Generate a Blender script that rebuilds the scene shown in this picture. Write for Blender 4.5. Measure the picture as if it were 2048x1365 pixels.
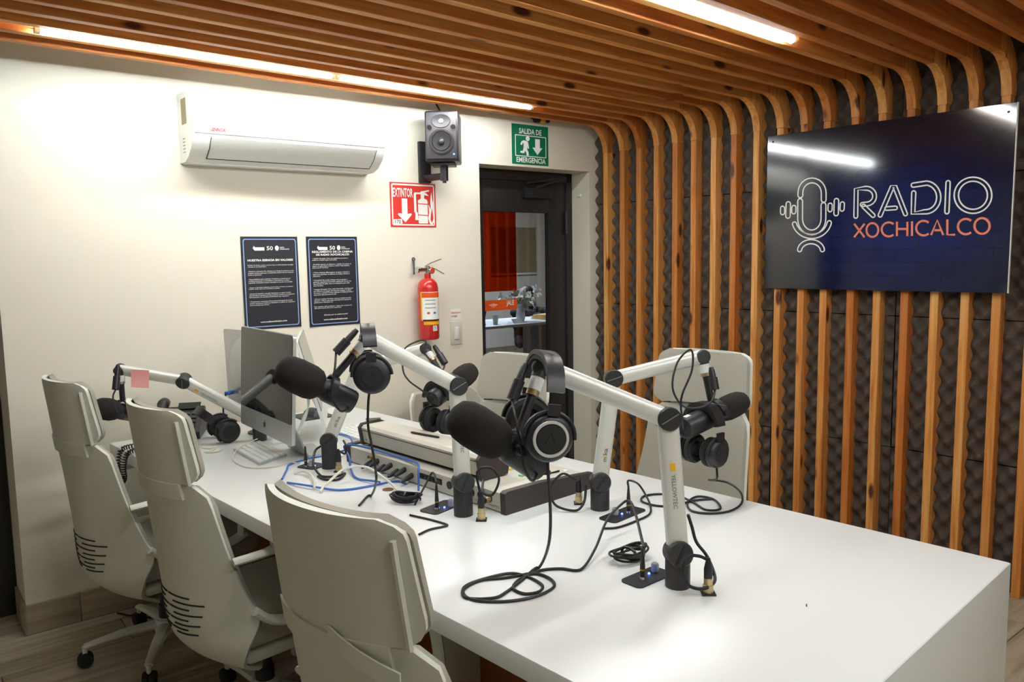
import bpy, bmesh, math, random
from mathutils import Vector, Matrix, Euler
random.seed(7)
V = Vector
for o in list(bpy.data.objects): bpy.data.objects.remove(o)
S = bpy.context.scene
COL = S.collection
# ------------------------------------------------------------------ camera, world, lights, exposure
F_PX = 1572.1351
CAM = V((-3.7189, -3.3772, 1.4825)); ROT = Euler((1.4634, .0167, -.7345), 'XYZ')
cd = bpy.data.cameras.new('camera'); cam = bpy.data.objects.new('camera', cd); COL.objects.link(cam)
cam.location = CAM; cam.rotation_euler = ROT
cd.sensor_width = 36; cd.lens = 36 * F_PX / 2048; cd.clip_start = .02; cd.clip_end = 60
S.camera = cam
w = bpy.data.worlds.new('world'); S.world = w; w.use_nodes = True
w.node_tree.nodes['Background'].inputs[0].default_value = (.8, .85, 1, 1)
w.node_tree.nodes['Background'].inputs[1].default_value = 0
S.view_settings.view_transform = 'Standard'; S.view_settings.look = 'None'
S.view_settings.gamma = 1; S.view_settings.use_curve_mapping = False
S.view_settings.exposure = 0.52
TUBE_POWER = 90.0          # radiance of the LED tubes
RM = ROT.to_matrix()
WA = -.059                 # the white wall stands slightly askew to the slats
TA = .0199                 # and so does the table

def ray(x, y): return RM @ V(((x - 1024) / F_PX, -(y - 682.5) / F_PX, -1))
def pd(x, y, d): return CAM + ray(x, y) * d
def onz(x, y, z=.75):
    d = ray(x, y); return CAM + d * ((z - CAM.z) / d.z)
def onx(x, y, X=0):
    d = ray(x, y); return CAM + d * ((X - CAM.x) / d.x)
WN = V((-math.sin(WA), math.cos(WA), 0)); WU = V((math.cos(WA), math.sin(WA), 0)); UP = V((0, 0, 1))
def onwall(x, y, off=0):
    d = ray(x, y); return CAM + d * ((-off - WN.dot(CAM)) / WN.dot(d))
def wall(u, v, off=0): return WU * u - WN * off + UP * v     # point on the white wall, off = metres in front of it
def depth(p): return -(RM.transposed() @ (p - CAM)).z
# ------------------------------------------------------------------ materials
def lin(h):
    h = h.lstrip('#'); c = [int(h[i:i + 2], 16) / 255 for i in (0, 2, 4)]
    return tuple(x / 12.92 if x <= .04045 else ((x + .055) / 1.055) ** 2.4 for x in c) + (1,)
def mat(name, col, rough=.5, metal=0, noise=0, scale=40, bump=0, emit=None, estr=0, spec=None, trans=0, alpha=None, coat=0):
    m = bpy.data.materials.new(name); m.use_nodes = True
    nt = m.node_tree; b = nt.nodes['Principled BSDF']
    c = lin(col) if isinstance(col, str) else col
    b.inputs['Base Color'].default_value = c; b.inputs['Roughness'].default_value = rough; b.inputs['Metallic'].default_value = metal
    if spec is not None: b.inputs['Specular IOR Level'].default_value = spec
    if trans: b.inputs['Transmission Weight'].default_value = trans
    if coat: b.inputs['Coat Weight'].default_value = coat
    if emit: b.inputs['Emission Color'].default_value = lin(emit); b.inputs['Emission Strength'].default_value = estr
    if alpha is not None: b.inputs['Alpha'].default_value = alpha
    if noise or bump:
        tc = nt.nodes.new('ShaderNodeTexCoord'); n = nt.nodes.new('ShaderNodeTexNoise')
        n.inputs['Scale'].default_value = scale; n.inputs['Detail'].default_value = 4
        nt.links.new(tc.outputs['Object'], n.inputs['Vector'])
        if noise:
            mx = nt.nodes.new('ShaderNodeMix'); mx.data_type = 'RGBA'
            mx.inputs['A'].default_value = tuple(x * (1 - noise) for x in c[:3]) + (1,)
            mx.inputs['B'].default_value = tuple(min(1, x * (1 + noise)) for x in c[:3]) + (1,)
            nt.links.new(n.outputs['Fac'], mx.inputs['Factor']); nt.links.new(mx.outputs['Result'], b.inputs['Base Color'])
        if bump:
            bp = nt.nodes.new('ShaderNodeBump'); bp.inputs['Strength'].default_value = bump; bp.inputs['Distance'].default_value = .002
            nt.links.new(n.outputs['Fac'], bp.inputs['Height']); nt.links.new(bp.outputs['Normal'], b.inputs['Normal'])
    return m
def wood(name, axis, cols, knots=True, rough=.55, gscale=1.0, rand=True):
    m = bpy.data.materials.new(name); m.use_nodes = True; nt = m.node_tree; N = nt.nodes.new; L = nt.links.new
    b = nt.nodes['Principled BSDF']; b.inputs['Roughness'].default_value = rough
    tc = N('ShaderNodeTexCoord'); oi = N('ShaderNodeObjectInfo'); mp = N('ShaderNodeMapping')
    sc = [22 * gscale] * 3; sc[axis] = 1.3 * gscale; mp.inputs['Scale'].default_value = sc
    ad = N('ShaderNodeVectorMath'); ad.operation = 'ADD'; mu = N('ShaderNodeVectorMath'); mu.operation = 'SCALE'
    cb = N('ShaderNodeCombineXYZ')
    for i in range(3): L(oi.outputs['Random'], cb.inputs[i])
    L(cb.outputs[0], mu.inputs[0]); mu.inputs['Scale'].default_value = 37
    L(tc.outputs['Object'], ad.inputs[0]); L(mu.outputs[0], ad.inputs[1]); L(ad.outputs[0], mp.inputs['Vector'])
    n1 = N('ShaderNodeTexNoise'); n1.inputs['Scale'].default_value = 2.2; n1.inputs['Detail'].default_value = 6; n1.inputs['Distortion'].default_value = .6
    L(mp.outputs[0], n1.inputs['Vector'])
    cr = N('ShaderNodeValToRGB'); e = cr.color_ramp.elements
    e[0].position = .3; e[0].color = lin(cols[0]); e[1].position = .72; e[1].color = lin(cols[2])
    mid = e.new(.5); mid.color = lin(cols[1])
    L(n1.outputs['Fac'], cr.inputs['Fac']); out = cr.outputs['Color']
    if rand:
        mx = N('ShaderNodeMix'); mx.data_type = 'RGBA'; mx.blend_type = 'MULTIPLY'; mx.inputs['Factor'].default_value = 1
        r2 = N('ShaderNodeValToRGB'); r2.color_ramp.elements[0].color = lin('#d8b28e'); r2.color_ramp.elements[1].color = (1, 1, 1, 1)
        L(oi.outputs['Random'], r2.inputs['Fac']); L(out, mx.inputs['A']); L(r2.outputs['Color'], mx.inputs['B']); out = mx.outputs['Result']
    if knots:
        mp2 = N('ShaderNodeMapping'); s2 = [9] * 3; s2[axis] = 3.2; mp2.inputs['Scale'].default_value = s2
        L(ad.outputs[0], mp2.inputs['Vector'])
        vo = N('ShaderNodeTexVoronoi'); vo.inputs['Scale'].default_value = 1; L(mp2.outputs[0], vo.inputs['Vector'])
        kr = N('ShaderNodeValToRGB'); k = kr.color_ramp.elements; k[0].position = .10; k[0].color = (1, 1, 1, 1); k[1].position = .17; k[1].color = (0, 0, 0, 1)
        L(vo.outputs['Distance'], kr.inputs['Fac'])
        mk = N('ShaderNodeMix'); mk.data_type = 'RGBA'; L(kr.outputs['Color'], mk.inputs['Factor'])
        L(out, mk.inputs['A']); mk.inputs['B'].default_value = lin('#5a2a12'); out = mk.outputs['Result']
    L(out, b.inputs['Base Color'])
    bp = N('ShaderNodeBump'); bp.inputs['Strength'].default_value = .15; bp.inputs['Distance'].default_value = .002
    L(n1.outputs['Fac'], bp.inputs['Height']); L(bp.outputs['Normal'], b.inputs['Normal'])
    return m
M = {}
M['wall'] = mat('wall_paint', '#e9e2d0', .7, noise=.012, scale=6, bump=.04)
M['ceil'] = mat('ceiling_paint', '#b9b2a8', .8)
PINE = ('#cf8238', '#e8a455', '#f3be78')
M['woodx'] = wood('pine_along', 0, PINE); M['woodz'] = wood('pine_upright', 2, PINE)
M['plank'] = wood('plank_tile', 0, ('#97886f', '#ada08a', '#bfb29c'), knots=False, rough=.4, gscale=.6, rand=False)
M['grout'] = mat('grout', '#6d6154', .9)
M['foam'] = mat('acoustic_foam', '#5c5047', .95, noise=.15, scale=120)
M['table'] = mat('white_laminate', '#eeeeea', .28, noise=.01, scale=3)
M['ply'] = mat('plywood_edge', '#c58a45', .6, noise=.1)
M['brownpanel'] = mat('brown_panel', '#8a4a1c', .5, noise=.12, scale=8)
M['shell'] = mat('chair_plastic', '#dfdfd2', .42, noise=.02, scale=60, bump=.05)
M['fabric'] = mat('chair_fabric', '#aaa699', .9, noise=.12, scale=400, bump=.3)
M['black'] = mat('black_plastic', '#222125', .42); M['blackm'] = mat('black_matte', '#1d1b1c', .75)
M['rubber'] = mat('black_rubber', '#141414', .6); M['char'] = mat('charcoal_metal', '#3c3b3d', .42, metal=.3)
M['wfoam'] = mat('windscreen_foam', '#221d1b', 1, noise=.25, scale=300, bump=.6)
M['alu'] = mat('satin_aluminium', '#dcdad2', .38, metal=.25); M['chrome'] = mat('chrome', '#c9c9c9', .15, metal=1)
M['silver'] = mat('silver_alu', '#c3c4c4', .32, metal=.7); M['brass'] = mat('brass', '#b98a3a', .3, metal=1)
M['nickel'] = mat('nickel', '#c8b58c', .3, metal=.8)
M['screen'] = mat('dark_glass', '#141116', .05, spec=.45); M['white'] = mat('white_plastic', '#eeeee8', .35)
M['cream'] = mat('cream_metal', '#d5d0c2', .5); M['brown_cap'] = mat('dark_end_cap', '#3b3231', .5)
M['red'] = mat('red_paint', '#c4221f', .28, coat=.5); M['redsign'] = mat('red_sign', '#d23a30', .4)
M['green'] = mat('green_sign', '#00734f', .4); M['print'] = mat('white_print', '#f4f2ea', .6); M['inkblk'] = mat('black_ink', '#1c1a1a', .6)
M['poster'] = mat('poster_dark', '#23222c', .4, noise=.15, scale=9); M['posterline'] = mat('poster_blue', '#8fb0e0', .5)
M['orange'] = mat('orange_vinyl', '#e3581a', .4); M['yellow'] = mat('yellow_print', '#f2b400', .5); M['grey'] = mat('grey_print', '#7a7a78', .6)
M['blue'] = mat('blue_cable', '#3f6fc4', .4); M['wcable'] = mat('white_cable', '#dfdccb', .45); M['bcable'] = mat('black_cable', '#1b1919', .5)
M['pink'] = mat('pink_paper', '#f0a8a0', .8); M['ledblue'] = mat('blue_led', '#2040ff', .3, emit='#3a63ff', estr=12)
M['clear'] = mat('clear_plastic', '#e8ecf5', .08, spec=.8, trans=.6); M['door'] = mat('black_aluminium', '#242222', .45)
M['frost'] = mat('tube_diffuser', '#ffffff', .5, emit='#e1edf1', estr=TUBE_POWER)
M['skin'] = mat('skin', '#9a6a4c', .6); M['hair'] = mat('hair', '#17110f', .5); M['cloth'] = mat('dark_clothing', '#1d1f26', .9)
M['leaf'] = mat('leaf', '#3d5a30', .6); M['petal'] = mat('petal', '#f0efe4', .6); M['tan'] = mat('tan_board', '#9a8f6a', .8)
M['coral'] = mat('coral_print', '#f08464', .5); M['blueg'] = mat('blue_grey', '#8e9aa2', .6); M['kraft'] = mat('kraft_paper', '#c8a66a', .8)
def glass(name, col, tint=1):
    m = bpy.data.materials.new(name); m.use_nodes = True; nt = m.node_tree
    for n in list(nt.nodes):
        if n.type != 'OUTPUT_MATERIAL': nt.nodes.remove(n)
    t = nt.nodes.new('ShaderNodeBsdfTransparent'); t.inputs[0].default_value = lin(col)
    g = nt.nodes.new('ShaderNodeBsdfGlossy'); g.inputs['Roughness'].default_value = .03
    fr = nt.nodes.new('ShaderNodeFresnel'); fr.inputs[0].default_value = 1.45
    mx = nt.nodes.new('ShaderNodeMixShader'); nt.links.new(fr.outputs[0], mx.inputs[0]); nt.links.new(t.outputs[0], mx.inputs[1]); nt.links.new(g.outputs[0], mx.inputs[2])
    nt.links.new(mx.outputs[0], nt.nodes['Material Output'].inputs[0]); return m
M['glass'] = glass('door_glass', '#e4e8ea'); M['orangefilm'] = glass('orange_film', '#e2702a')
# ------------------------------------------------------------------ mesh helpers
class MB:
    def __init__(s): s.bm = bmesh.new()
    def box(s, c, size, R=None, bev=0, seg=2):
        r = bmesh.ops.create_cube(s.bm, size=1); vs = r['verts']
        bmesh.ops.scale(s.bm, vec=size, verts=vs)
        if bev:
            es = list({e for v in vs for e in v.link_edges})
            g = bmesh.ops.bevel(s.bm, geom=es, offset=bev, segments=seg, affect='EDGES', profile=.5)
            vs = list({v for f in g['faces'] for v in f.verts} | {v for v in vs if v.is_valid})
        m = Matrix.Translation(c) @ (R.to_4x4() if R else Matrix.Identity(4))
        bmesh.ops.transform(s.bm, matrix=m, verts=vs); return s
    def ring(s, pts): return [s.bm.verts.new(p) for p in pts]
    def skin(s, rings, closed=True, cap0=True, cap1=True, loop=False):
        n = len(rings[0]); R = rings + ([rings[0]] if loop else [])
        for a, b in zip(R, R[1:]):
            for i in range(n if closed else n - 1):
                j = (i + 1) % n
                try: s.bm.faces.new((a[i], a[j], b[j], b[i]))
                except ValueError: pass
        if not loop and closed:
            if cap0: s.bm.faces.new(rings[0][::-1])
            if cap1: s.bm.faces.new(rings[-1])
    def cyl(s, p0, p1, r0, r1=None, n=20):
        return s.lathe([(r0, 0), (r0 if r1 is None else r1, (V(p1) - V(p0)).length)], p0, V(p1) - V(p0), n)
    def lathe(s, prof, p0, axis, n=24, sx=1.0, side=None):
        a = V(axis).normalized(); u = (V(side) if side else a.orthogonal()); u = (u - a * u.dot(a)).normalized(); v = a.cross(u)
        rings = []
        for r, h in prof:
            r = max(r, 1e-5)
            rings.append(s.ring([V(p0) + a * h + (u * math.cos(t) * sx + v * math.sin(t)) * r for t in [2 * math.pi * i / n for i in range(n)]]))
        s.skin(rings); return s
    def tube(s, pts, r, n=8, loop=False, rb=None, side=None, taper=None):
        pts = [V(p) for p in pts]; k = len(pts); fr = []
        t = [(pts[(i + 1) % k] - pts[i - 1]) if loop or 0 < i < k - 1 else (pts[1] - pts[0] if i == 0 else pts[-1] - pts[-2]) for i in range(k)]
        t = [x.normalized() if x.length > 1e-9 else V((0, 0, 1)) for x in t]
        u = V(side) if side else t[0].orthogonal(); rings = []
        for i in range(k):
            if side: u = V(side)
            u = u - t[i] * u.dot(t[i])
            u = u.normalized() if u.length > 1e-6 else t[i].orthogonal().normalized()
            v = t[i].cross(u); ra = r * (taper[i] if taper else 1); b = (rb if rb else r) * (taper[i] if taper else 1)
            rings.append(s.ring([pts[i] + u * math.cos(q) * ra + v * math.sin(q) * b for q in [2 * math.pi * j / n for j in range(n)]]))
        s.skin(rings, loop=loop); return s
    def strip(s, pts, wvec, th, nvec=None):                     # flat band: width along wvec, thickness th
        pts = [V(p) for p in pts]; k = len(pts); rings = []
        for i in range(k):
            t = (pts[min(i + 1, k - 1)] - pts[max(i - 1, 0)]).normalized(); wv = V(wvec[i] if isinstance(wvec, list) else wvec)
            nn = t.cross(wv).normalized() * th / 2
            rings.append(s.ring([pts[i] - wv / 2 - nn, pts[i] + wv / 2 - nn, pts[i] + wv / 2 + nn, pts[i] - wv / 2 + nn]))
        s.skin(rings); return s
    def prism(s, poly, ext):                                    # planar outline pushed out by ext
        a = s.ring(poly); b = s.ring([V(p) + V(ext) for p in poly])
        s.bm.faces.new(a[::-1]); s.bm.faces.new(b)
        for i in range(len(a)):
            j = (i + 1) % len(a); s.bm.faces.new((a[i], a[j], b[j], b[i]))
        return s
    def grid(s, f, nu, nv):
        g = [[s.bm.verts.new(f(i / nu, j / nv)) for j in range(nv + 1)] for i in range(nu + 1)]
        for i in range(nu):
            for j in range(nv): s.bm.faces.new((g[i][j], g[i + 1][j], g[i + 1][j + 1], g[i][j + 1]))
        return s
    def obj(s, name, m, parent=None, angle=38, local=False):
        bmesh.ops.recalc_face_normals(s.bm, faces=s.bm.faces[:])
        if parent is None:
            xs = [v.co for v in s.bm.verts]; org = V(((min(v.x for v in xs) + max(v.x for v in xs)) / 2, (min(v.y for v in xs) + max(v.y for v in xs)) / 2, min(v.z for v in xs)))
            bmesh.ops.translate(s.bm, vec=-org, verts=s.bm.verts[:])
        elif not local: bmesh.ops.transform(s.bm, matrix=frame(parent).inverted(), verts=s.bm.verts[:])
        me = bpy.data.meshes.new(name); s.bm.to_mesh(me); s.bm.free()
        for p in me.polygons: p.use_smooth = True
        me.set_sharp_from_angle(angle=math.radians(angle))
        if m: me.materials.append(M[m] if isinstance(m, str) else m)
        o = bpy.data.objects.new(name, me); COL.objects.link(o)
        if parent is None: o.location = org
        else: o.parent = parent
        return o
def frame(o):
    m = Matrix.Identity(4)
    while o is not None:
        m = Matrix.LocRotScale(o.location, o.rotation_euler, o.scale) @ m; o = o.parent
    return m
def tag(o, label, cat, group=None):
    o['label'] = label; o['category'] = cat
    if group: o['group'] = group
    return o
def struct(o): o['kind'] = 'structure'; return o
def thing(name, loc, label, cat, rz=0, group=None):
    o = bpy.data.objects.new(name, None); COL.objects.link(o); o.location = loc; o.rotation_euler = (0, 0, rz); o.empty_display_size = .05
    return tag(o, label, cat, group)
def copy_tree(o, parent=None):
    c = o.copy(); COL.objects.link(c); c.parent = parent
    for ch in [x for x in o.children]: copy_tree(ch, c)
    return c
def part(name, m, parent, f, **k):
    b = MB(); f(b); return b.obj(name, m, parent, **k)
def smooth(pts, k=6, loop=False):                               # Catmull-Rom through the points
    P = [V(p) for p in pts]; n = len(P); out = []
    for i in range(n if loop else n - 1):
        a, b, c, d = (P[i - 1] if (loop or i > 0) else P[0] * 2 - P[1]), P[i], P[(i + 1) % n], (P[(i + 2) % n] if (loop or i + 2 < n) else P[-1] * 2 - P[-2])
        for j in range(k):
            t = j / k; out.append(.5 * ((2 * b) + (c - a) * t + (2 * a - 5 * b + 4 * c - d) * t * t + (3 * b - a - 3 * c + d) * t ** 3))
    if not loop: out.append(P[-1])
    return out
def text(name, body, m, parent, org, ux, uy, w=None, h=None, bold=0, align='LEFT', ext=.0004, res=2, spacing=1, lsp=1):
    cu = bpy.data.curves.new('t', 'FONT'); cu.body = body; cu.resolution_u = res; cu.offset = bold; cu.align_x = align
    cu.space_character = spacing; cu.space_line = lsp; cu.extrude = 0
    ob = bpy.data.objects.new('t', cu); COL.objects.link(ob)
    me = bpy.data.meshes.new_from_object(ob.evaluated_get(bpy.context.evaluated_depsgraph_get()))
    bpy.data.objects.remove(ob); bpy.data.curves.remove(cu)
    xs = [v.co.x for v in me.vertices]; ys = [v.co.y for v in me.vertices]; x0, x1, y0, y1 = min(xs), max(xs), min(ys), max(ys)
    sx = (w / (x1 - x0)) if w else None; sy = (h / (y1 - y0)) if h else None
    sx = sx or sy; sy = sy or sx
    ux = V(ux).normalized(); uy = V(uy).normalized(); nz = ux.cross(uy)
    for v in me.vertices: v.co = V(org) + ux * (v.co.x - x0) * sx + uy * (v.co.y - y0) * sy + nz * ext
    if parent is not None: me.transform(frame(parent).inverted())
    me.name = name; me.materials.append(M[m]); o = bpy.data.objects.new(name, me); COL.objects.link(o); o.parent = parent
    return o
# ------------------------------------------------------------------ the room
ZC = 2.253; RAD = .15; SW = .035; SD = .09
PLW, PLL = .222, 1.2
fl = MB(); fl.box((-.5, .6, -.06), (11, 13, .1)); floor = struct(fl.obj('floor', 'grout'))
pm = MB(); pm.box((0, 0, 0), (PLL - .004, PLW - .004, .012), bev=.0012, seg=1); p0 = pm.obj('plank', 'plank', floor, local=True); pmesh = p0.data
bpy.data.objects.remove(p0)
fo = floor.location
for r in range(-21, 10):
    for c in range(-2, 5):
        off = (r * .37) % 1.0 * PLL
        u = -4.2 + c * PLL + off; v = .02 + r * PLW
        p = WU * u + WN * v + V((0, 0, -.006))
        if p.x < -5.2 or p.x > .75: continue
        o = bpy.data.objects.new('plank', pmesh); COL.objects.link(o); o.parent = floor; o.location = p - fo; o.rotation_euler = (0, 0, WA)
T = .25
b = MB()
def wbox(b, u0, u1, z0, z1, y0, y1, bev=0):
    b.box(WU * ((u0 + u1) / 2) + WN * ((y0 + y1) / 2) + UP * ((z0 + z1) / 2), (u1 - u0, y1 - y0, z1 - z0), Matrix.Rotation(WA, 3, 'Z'), bev)
DU0, DU1, DZ = -.861, -.005, 2.0
wbox(b, -3.164, DU0, 0, 2.6, 0, T); wbox(b, DU1, .10, 0, 2.6, 0, T); wbox(b, DU0, DU1, DZ, 2.6, 0, T)
wback = struct(b.obj('wall_back', 'wall'))
b = MB(); b.box((-.5, -1.0, 2.42), (11, 9.5, .1)); struct(b.obj('ceiling', 'ceil'))
b = MB(); b.box((.15, -2.1, 1.25), (.1, 5.0, 2.5)); wr = struct(b.obj('wall_right', 'blackm'))
b = MB(); b.box((-5.3, -2.0, 1.2), (.1, 7.2, 2.42)); struct(b.obj('wall_left', mat('side_wall_paint', '#d8d2c6', .7)))
b = MB(); b.box((-2.6, -5.4, 1.2), (5.6, .1, 2.42)); struct(b.obj('wall_front', 'wall'))
# skirting of plank tiles
bb = MB(); wbox(bb, -3.174, DU0 - .01, 0, .005, -.012, .0); sk = struct(bb.obj('baseboard_back', 'grout'))
for i, (u0, u1) in enumerate([(-3.176, -2.975)] + [(-2.972 + 1.0 * k, min(-1.975 + 1.0 * k, -.87)) for k in range(3)]):
    if u1 > u0: part('skirting_tile', 'plank', sk, lambda q: wbox(q, u0, u1 - .002, .002, .125, -.013, .0, .0015))
part('skirting_tile', 'plank', sk, lambda q: wbox(q, -3.176, -3.164, .002, .125, -.013, .24, .0015))
# acoustic foam panels between and behind the slats
PW = .62; nb = 14
def eggs(i, j):
    y, z = i * PW, j * PW; k = math.pi * 2 * nb / PW / 2
    return V((.074 - .019 * (1 + math.sin(k * y) * math.sin(k * z)), -y, z))
fm = MB(); fm.grid(eggs, nb * 4, nb * 4)
f0 = fm.obj('foam_panel', 'foam', wr, angle=180, local=True); fmesh = f0.data; bpy.data.objects.remove(f0)
for r in range(4):
    for c in range(6):
        o = bpy.data.objects.new('foam_panel', fmesh); COL.objects.link(o); o.parent = wr
        o.location = V((random.uniform(0, .006), .012 - c * (PW + .004), .02 + r * (PW + .004) - .09)) - wr.location + V((0, 0, 0))
# pine slats: post, curved elbow, ceiling beam
lining = thing('slat_lining', (0, -1.2, 0), 'pine slats running over the ceiling and curving down the dark foam wall', 'slat wall')
edges = [-.108, -.239, -.365, -.494, -.626, -.751, -.88, -1.004, -1.136, -1.269, -1.397, -1.514, -1.649, -1.774, -1.899, -2.026, -2.15, -2.271]
ys = [e - SW / 2 for e in edges]
while ys[-1] > -3.9: ys.append(ys[-1] - .1255)
def local_obj(name, me, y, parent, off=(0, 0, 0)):
    o = bpy.data.objects.new(name, me); COL.objects.link(o); o.parent = parent; o.location = V((0, y, 0)) + V(off); return o
q = MB(); q.box((SD / 2, 0, (ZC - RAD) / 2), (SD, SW, ZC - RAD), bev=.002, seg=1); mp_ = q.obj('slat', 'woodz', lining, local=True); m_post = mp_.data; bpy.data.objects.remove(mp_)
q = MB(); rings = []
for i in range(13):
    a = math.pi / 2 * i / 12; ci, si = math.cos(a), math.sin(a); c = V((-RAD, 0, ZC - RAD))
    pi_ = c + V((RAD * ci, 0, RAD * si)); po = c + V(((RAD + SD) * ci, 0, (RAD + SD) * si))
    rings.append(q.ring([pi_ + V((0, -SW / 2 - .0015, 0)), po + V((0, -SW / 2 - .0015, 0)), po + V((0, SW / 2 + .0015, 0)), pi_ + V((0, SW / 2 + .0015, 0))]))
q.skin(rings); e_ = q.obj('slat_elbow', 'woodz', lining, local=True); m_elb = e_.data; bpy.data.objects.remove(e_)
BX0 = -5.2
q = MB(); q.box(((BX0 - RAD) / 2, 0, ZC + SD / 2), (-RAD - BX0, SW, SD), bev=.002, seg=1); e_ = q.obj('slat_beam', 'woodx', lining, local=True); m_beam = e_.data; bpy.data.objects.remove(e_)
for y in ys:
    yy = y + 1.2
    p = local_obj('slat', m_post, yy, lining)
    local_obj('slat_elbow', m_elb, 0, p, (random.uniform(-.002, .002), 0, 0)); local_obj('slat_beam', m_beam, 0, p)
# ------------------------------------------------------------------ LED tubes
def led(x0, x1, y, label, lead=1, name='led_tube'):
    t = thing(name, ((x0 + x1) / 2, y, ZC), label, 'light', group='linear lights in the ceiling')
    part('diffuser', 'frost', t, lambda b: b.cyl((x0 + .015, y, ZC + .004), (x1 - .015, y, ZC + .004), .0115, n=12))
    part('housing', 'white', t, lambda b: b.box(((x0 + x1) / 2, y, ZC + .028), (x1 - x0, .026, .022), bev=.003))
    for x, s in ((x0, 1), (x1, -1)): part('end_cap', 'white', t, lambda b: b.cyl((x, y, ZC + .006), (x + s * .016, y, ZC + .006), .0155, n=12))
    xe = x1 if lead > 0 else x0
    if lead: part('lead', 'wcable', t, lambda b: b.tube(smooth([(xe, y, ZC + .006), (xe + .03 * lead, y - .004, ZC + .012), (xe + .045 * lead, y + .02, ZC + .05)]), .002, 6))
ya, yb = -.3195, -1.854
led(-3.075, -1.962, ya, 'long bright tube beside the white wall, above the air conditioner', -1)
led(-1.955, -.80, ya, 'thin bright tube ending near the emergency exit sign')
led(-2.09, -.925, yb, 'bright tube between the ceiling slats in front of the navy sign')
led(-3.25, -2.10, yb, 'bright tube between the ceiling slats over the table', 0, 'led_tube_offscreen')
for x0, sd0 in ((-3.25, 'chair'), (-2.09, 'slat wall')): led(x0, x0 + 1.15, -3.481, 'bright tube past the table end panel, on the %s side' % sd0, 0, 'led_tube_offscreen')
# ------------------------------------------------------------------ things on the white wall
RW = Matrix.Rotation(WA, 3, 'Z')
def wbx(b, u0, u1, v0, v1, o0, o1, bev=0, seg=2):
    b.box(wall((u0 + u1) / 2, (v0 + v1) / 2, (o0 + o1) / 2), (u1 - u0, abs(o1 - o0), v1 - v0), RW, bev, seg)
def wpoly(b, pts, o0, o1): b.prism([wall(u, v, o0) for u, v in pts], WN * (o0 - o1))
def arc(cx, cy, r, a0, a1, n=10, ry=None): return [(cx + r * math.cos(math.radians(a0 + (a1 - a0) * i / n)), cy + (ry or r) * math.sin(math.radians(a0 + (a1 - a0) * i / n))) for i in range(n + 1)]
def rrect(x0, y0, x1, y1, r, n=5): return arc(x1 - r, y1 - r, r, 0, 90, n) + arc(x0 + r, y1 - r, r, 90, 180, n) + arc(x0 + r, y0 + r, r, 180, 270, n) + arc(x1 - r, y0 + r, r, 270, 360, n)
def wframe(b, outer, inner, o):                                  # flat printed frame, thickness .4 mm
    n = len(outer); A = b.ring([wall(u, v, o) for u, v in outer]); B = b.ring([wall(u, v, o) for u, v in inner])
    for i in range(n): j = (i + 1) % n; b.bm.faces.new((A[i], A[j], B[j], B[i]))
# air conditioner
A0, A1 = -2.463, onwall(772, 318, .195).dot(WU)
ac = thing('air_conditioner', wall((A0 + A1) / 2, 1.9, .1), 'white split air conditioner hung on the white wall below the ceiling light', 'air conditioner')
prof = [(0, 2.195), (.15, 2.19), (.188, 2.175), (.198, 2.14), (.2, 2.02), (.196, 2.0), (.165, 1.955), (.12, 1.922), (.07, 1.905), (0, 1.905)]
def acbody(b):
    rings = [b.ring([wall(u, v, o * k) for o, v in prof]) for u, k in ((A0, .97), (A0 + .006, 1), (A1 - .006, 1), (A1, .97))]
    b.skin(rings)
part('casing', 'white', ac, acbody, angle=25)
def louver(b):
    pts = [(.1985, 1.998), (.168, 1.954), (.125, 1.921), (.118, 1.9185)]
    rings = [b.ring([wall(u, v - .0012, o + .0022) for o, v in pts]) for u in (A0 + .075, A1 - .055)]
    b.skin(rings, closed=False)
lv = part('louver', 'white', ac, louver)
def lvgap(b):
    for u in (A0 + .072, A1 - .052): b.tube([wall(u, 1.997, .2), wall(u, 1.953, .168), wall(u, 1.92, .125)], .0016, 6)
    b.tube([wall(A0 + .072, 1.9185, .121), wall(A1 - .052, 1.9185, .121)], .003, 6)
part('louver_gap', 'inkblk', lv, lvgap)
part('base_seam', 'white', ac, lambda b: wbx(b, A0 + .01, A1 - .03, 1.9, 1.906, .0, .068))
pn = part('front_panel', 'white', ac, lambda b: wbx(b, A0 + .004, A1 - .004, 2.012, 2.17, .197, .2025, .003))
M['redlogo'] = mat('dark_red_print', '#8c1612', .9, spec=0)
text('logo_lettering', 'LENNOX', 'redlogo', pn, wall(A0 + .07, 2.022, .2035), WU, UP, w=.062, h=.015, bold=.03)
part('side_label', 'tan', ac, lambda b: b.prism([wall(A0 - .0006, 2.165, .055), wall(A0 - .0006, 2.165, .12), wall(A0 - .0006, 2.06, .12), wall(A0 - .0006, 2.06, .055)], WU * -.0006))
for k in range(5): part('side_slot', 'grey', ac, lambda b: b.box(wall(A0 + .001, 1.945 + k * .014, .07), (.004, .03, .003), RW))
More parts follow.
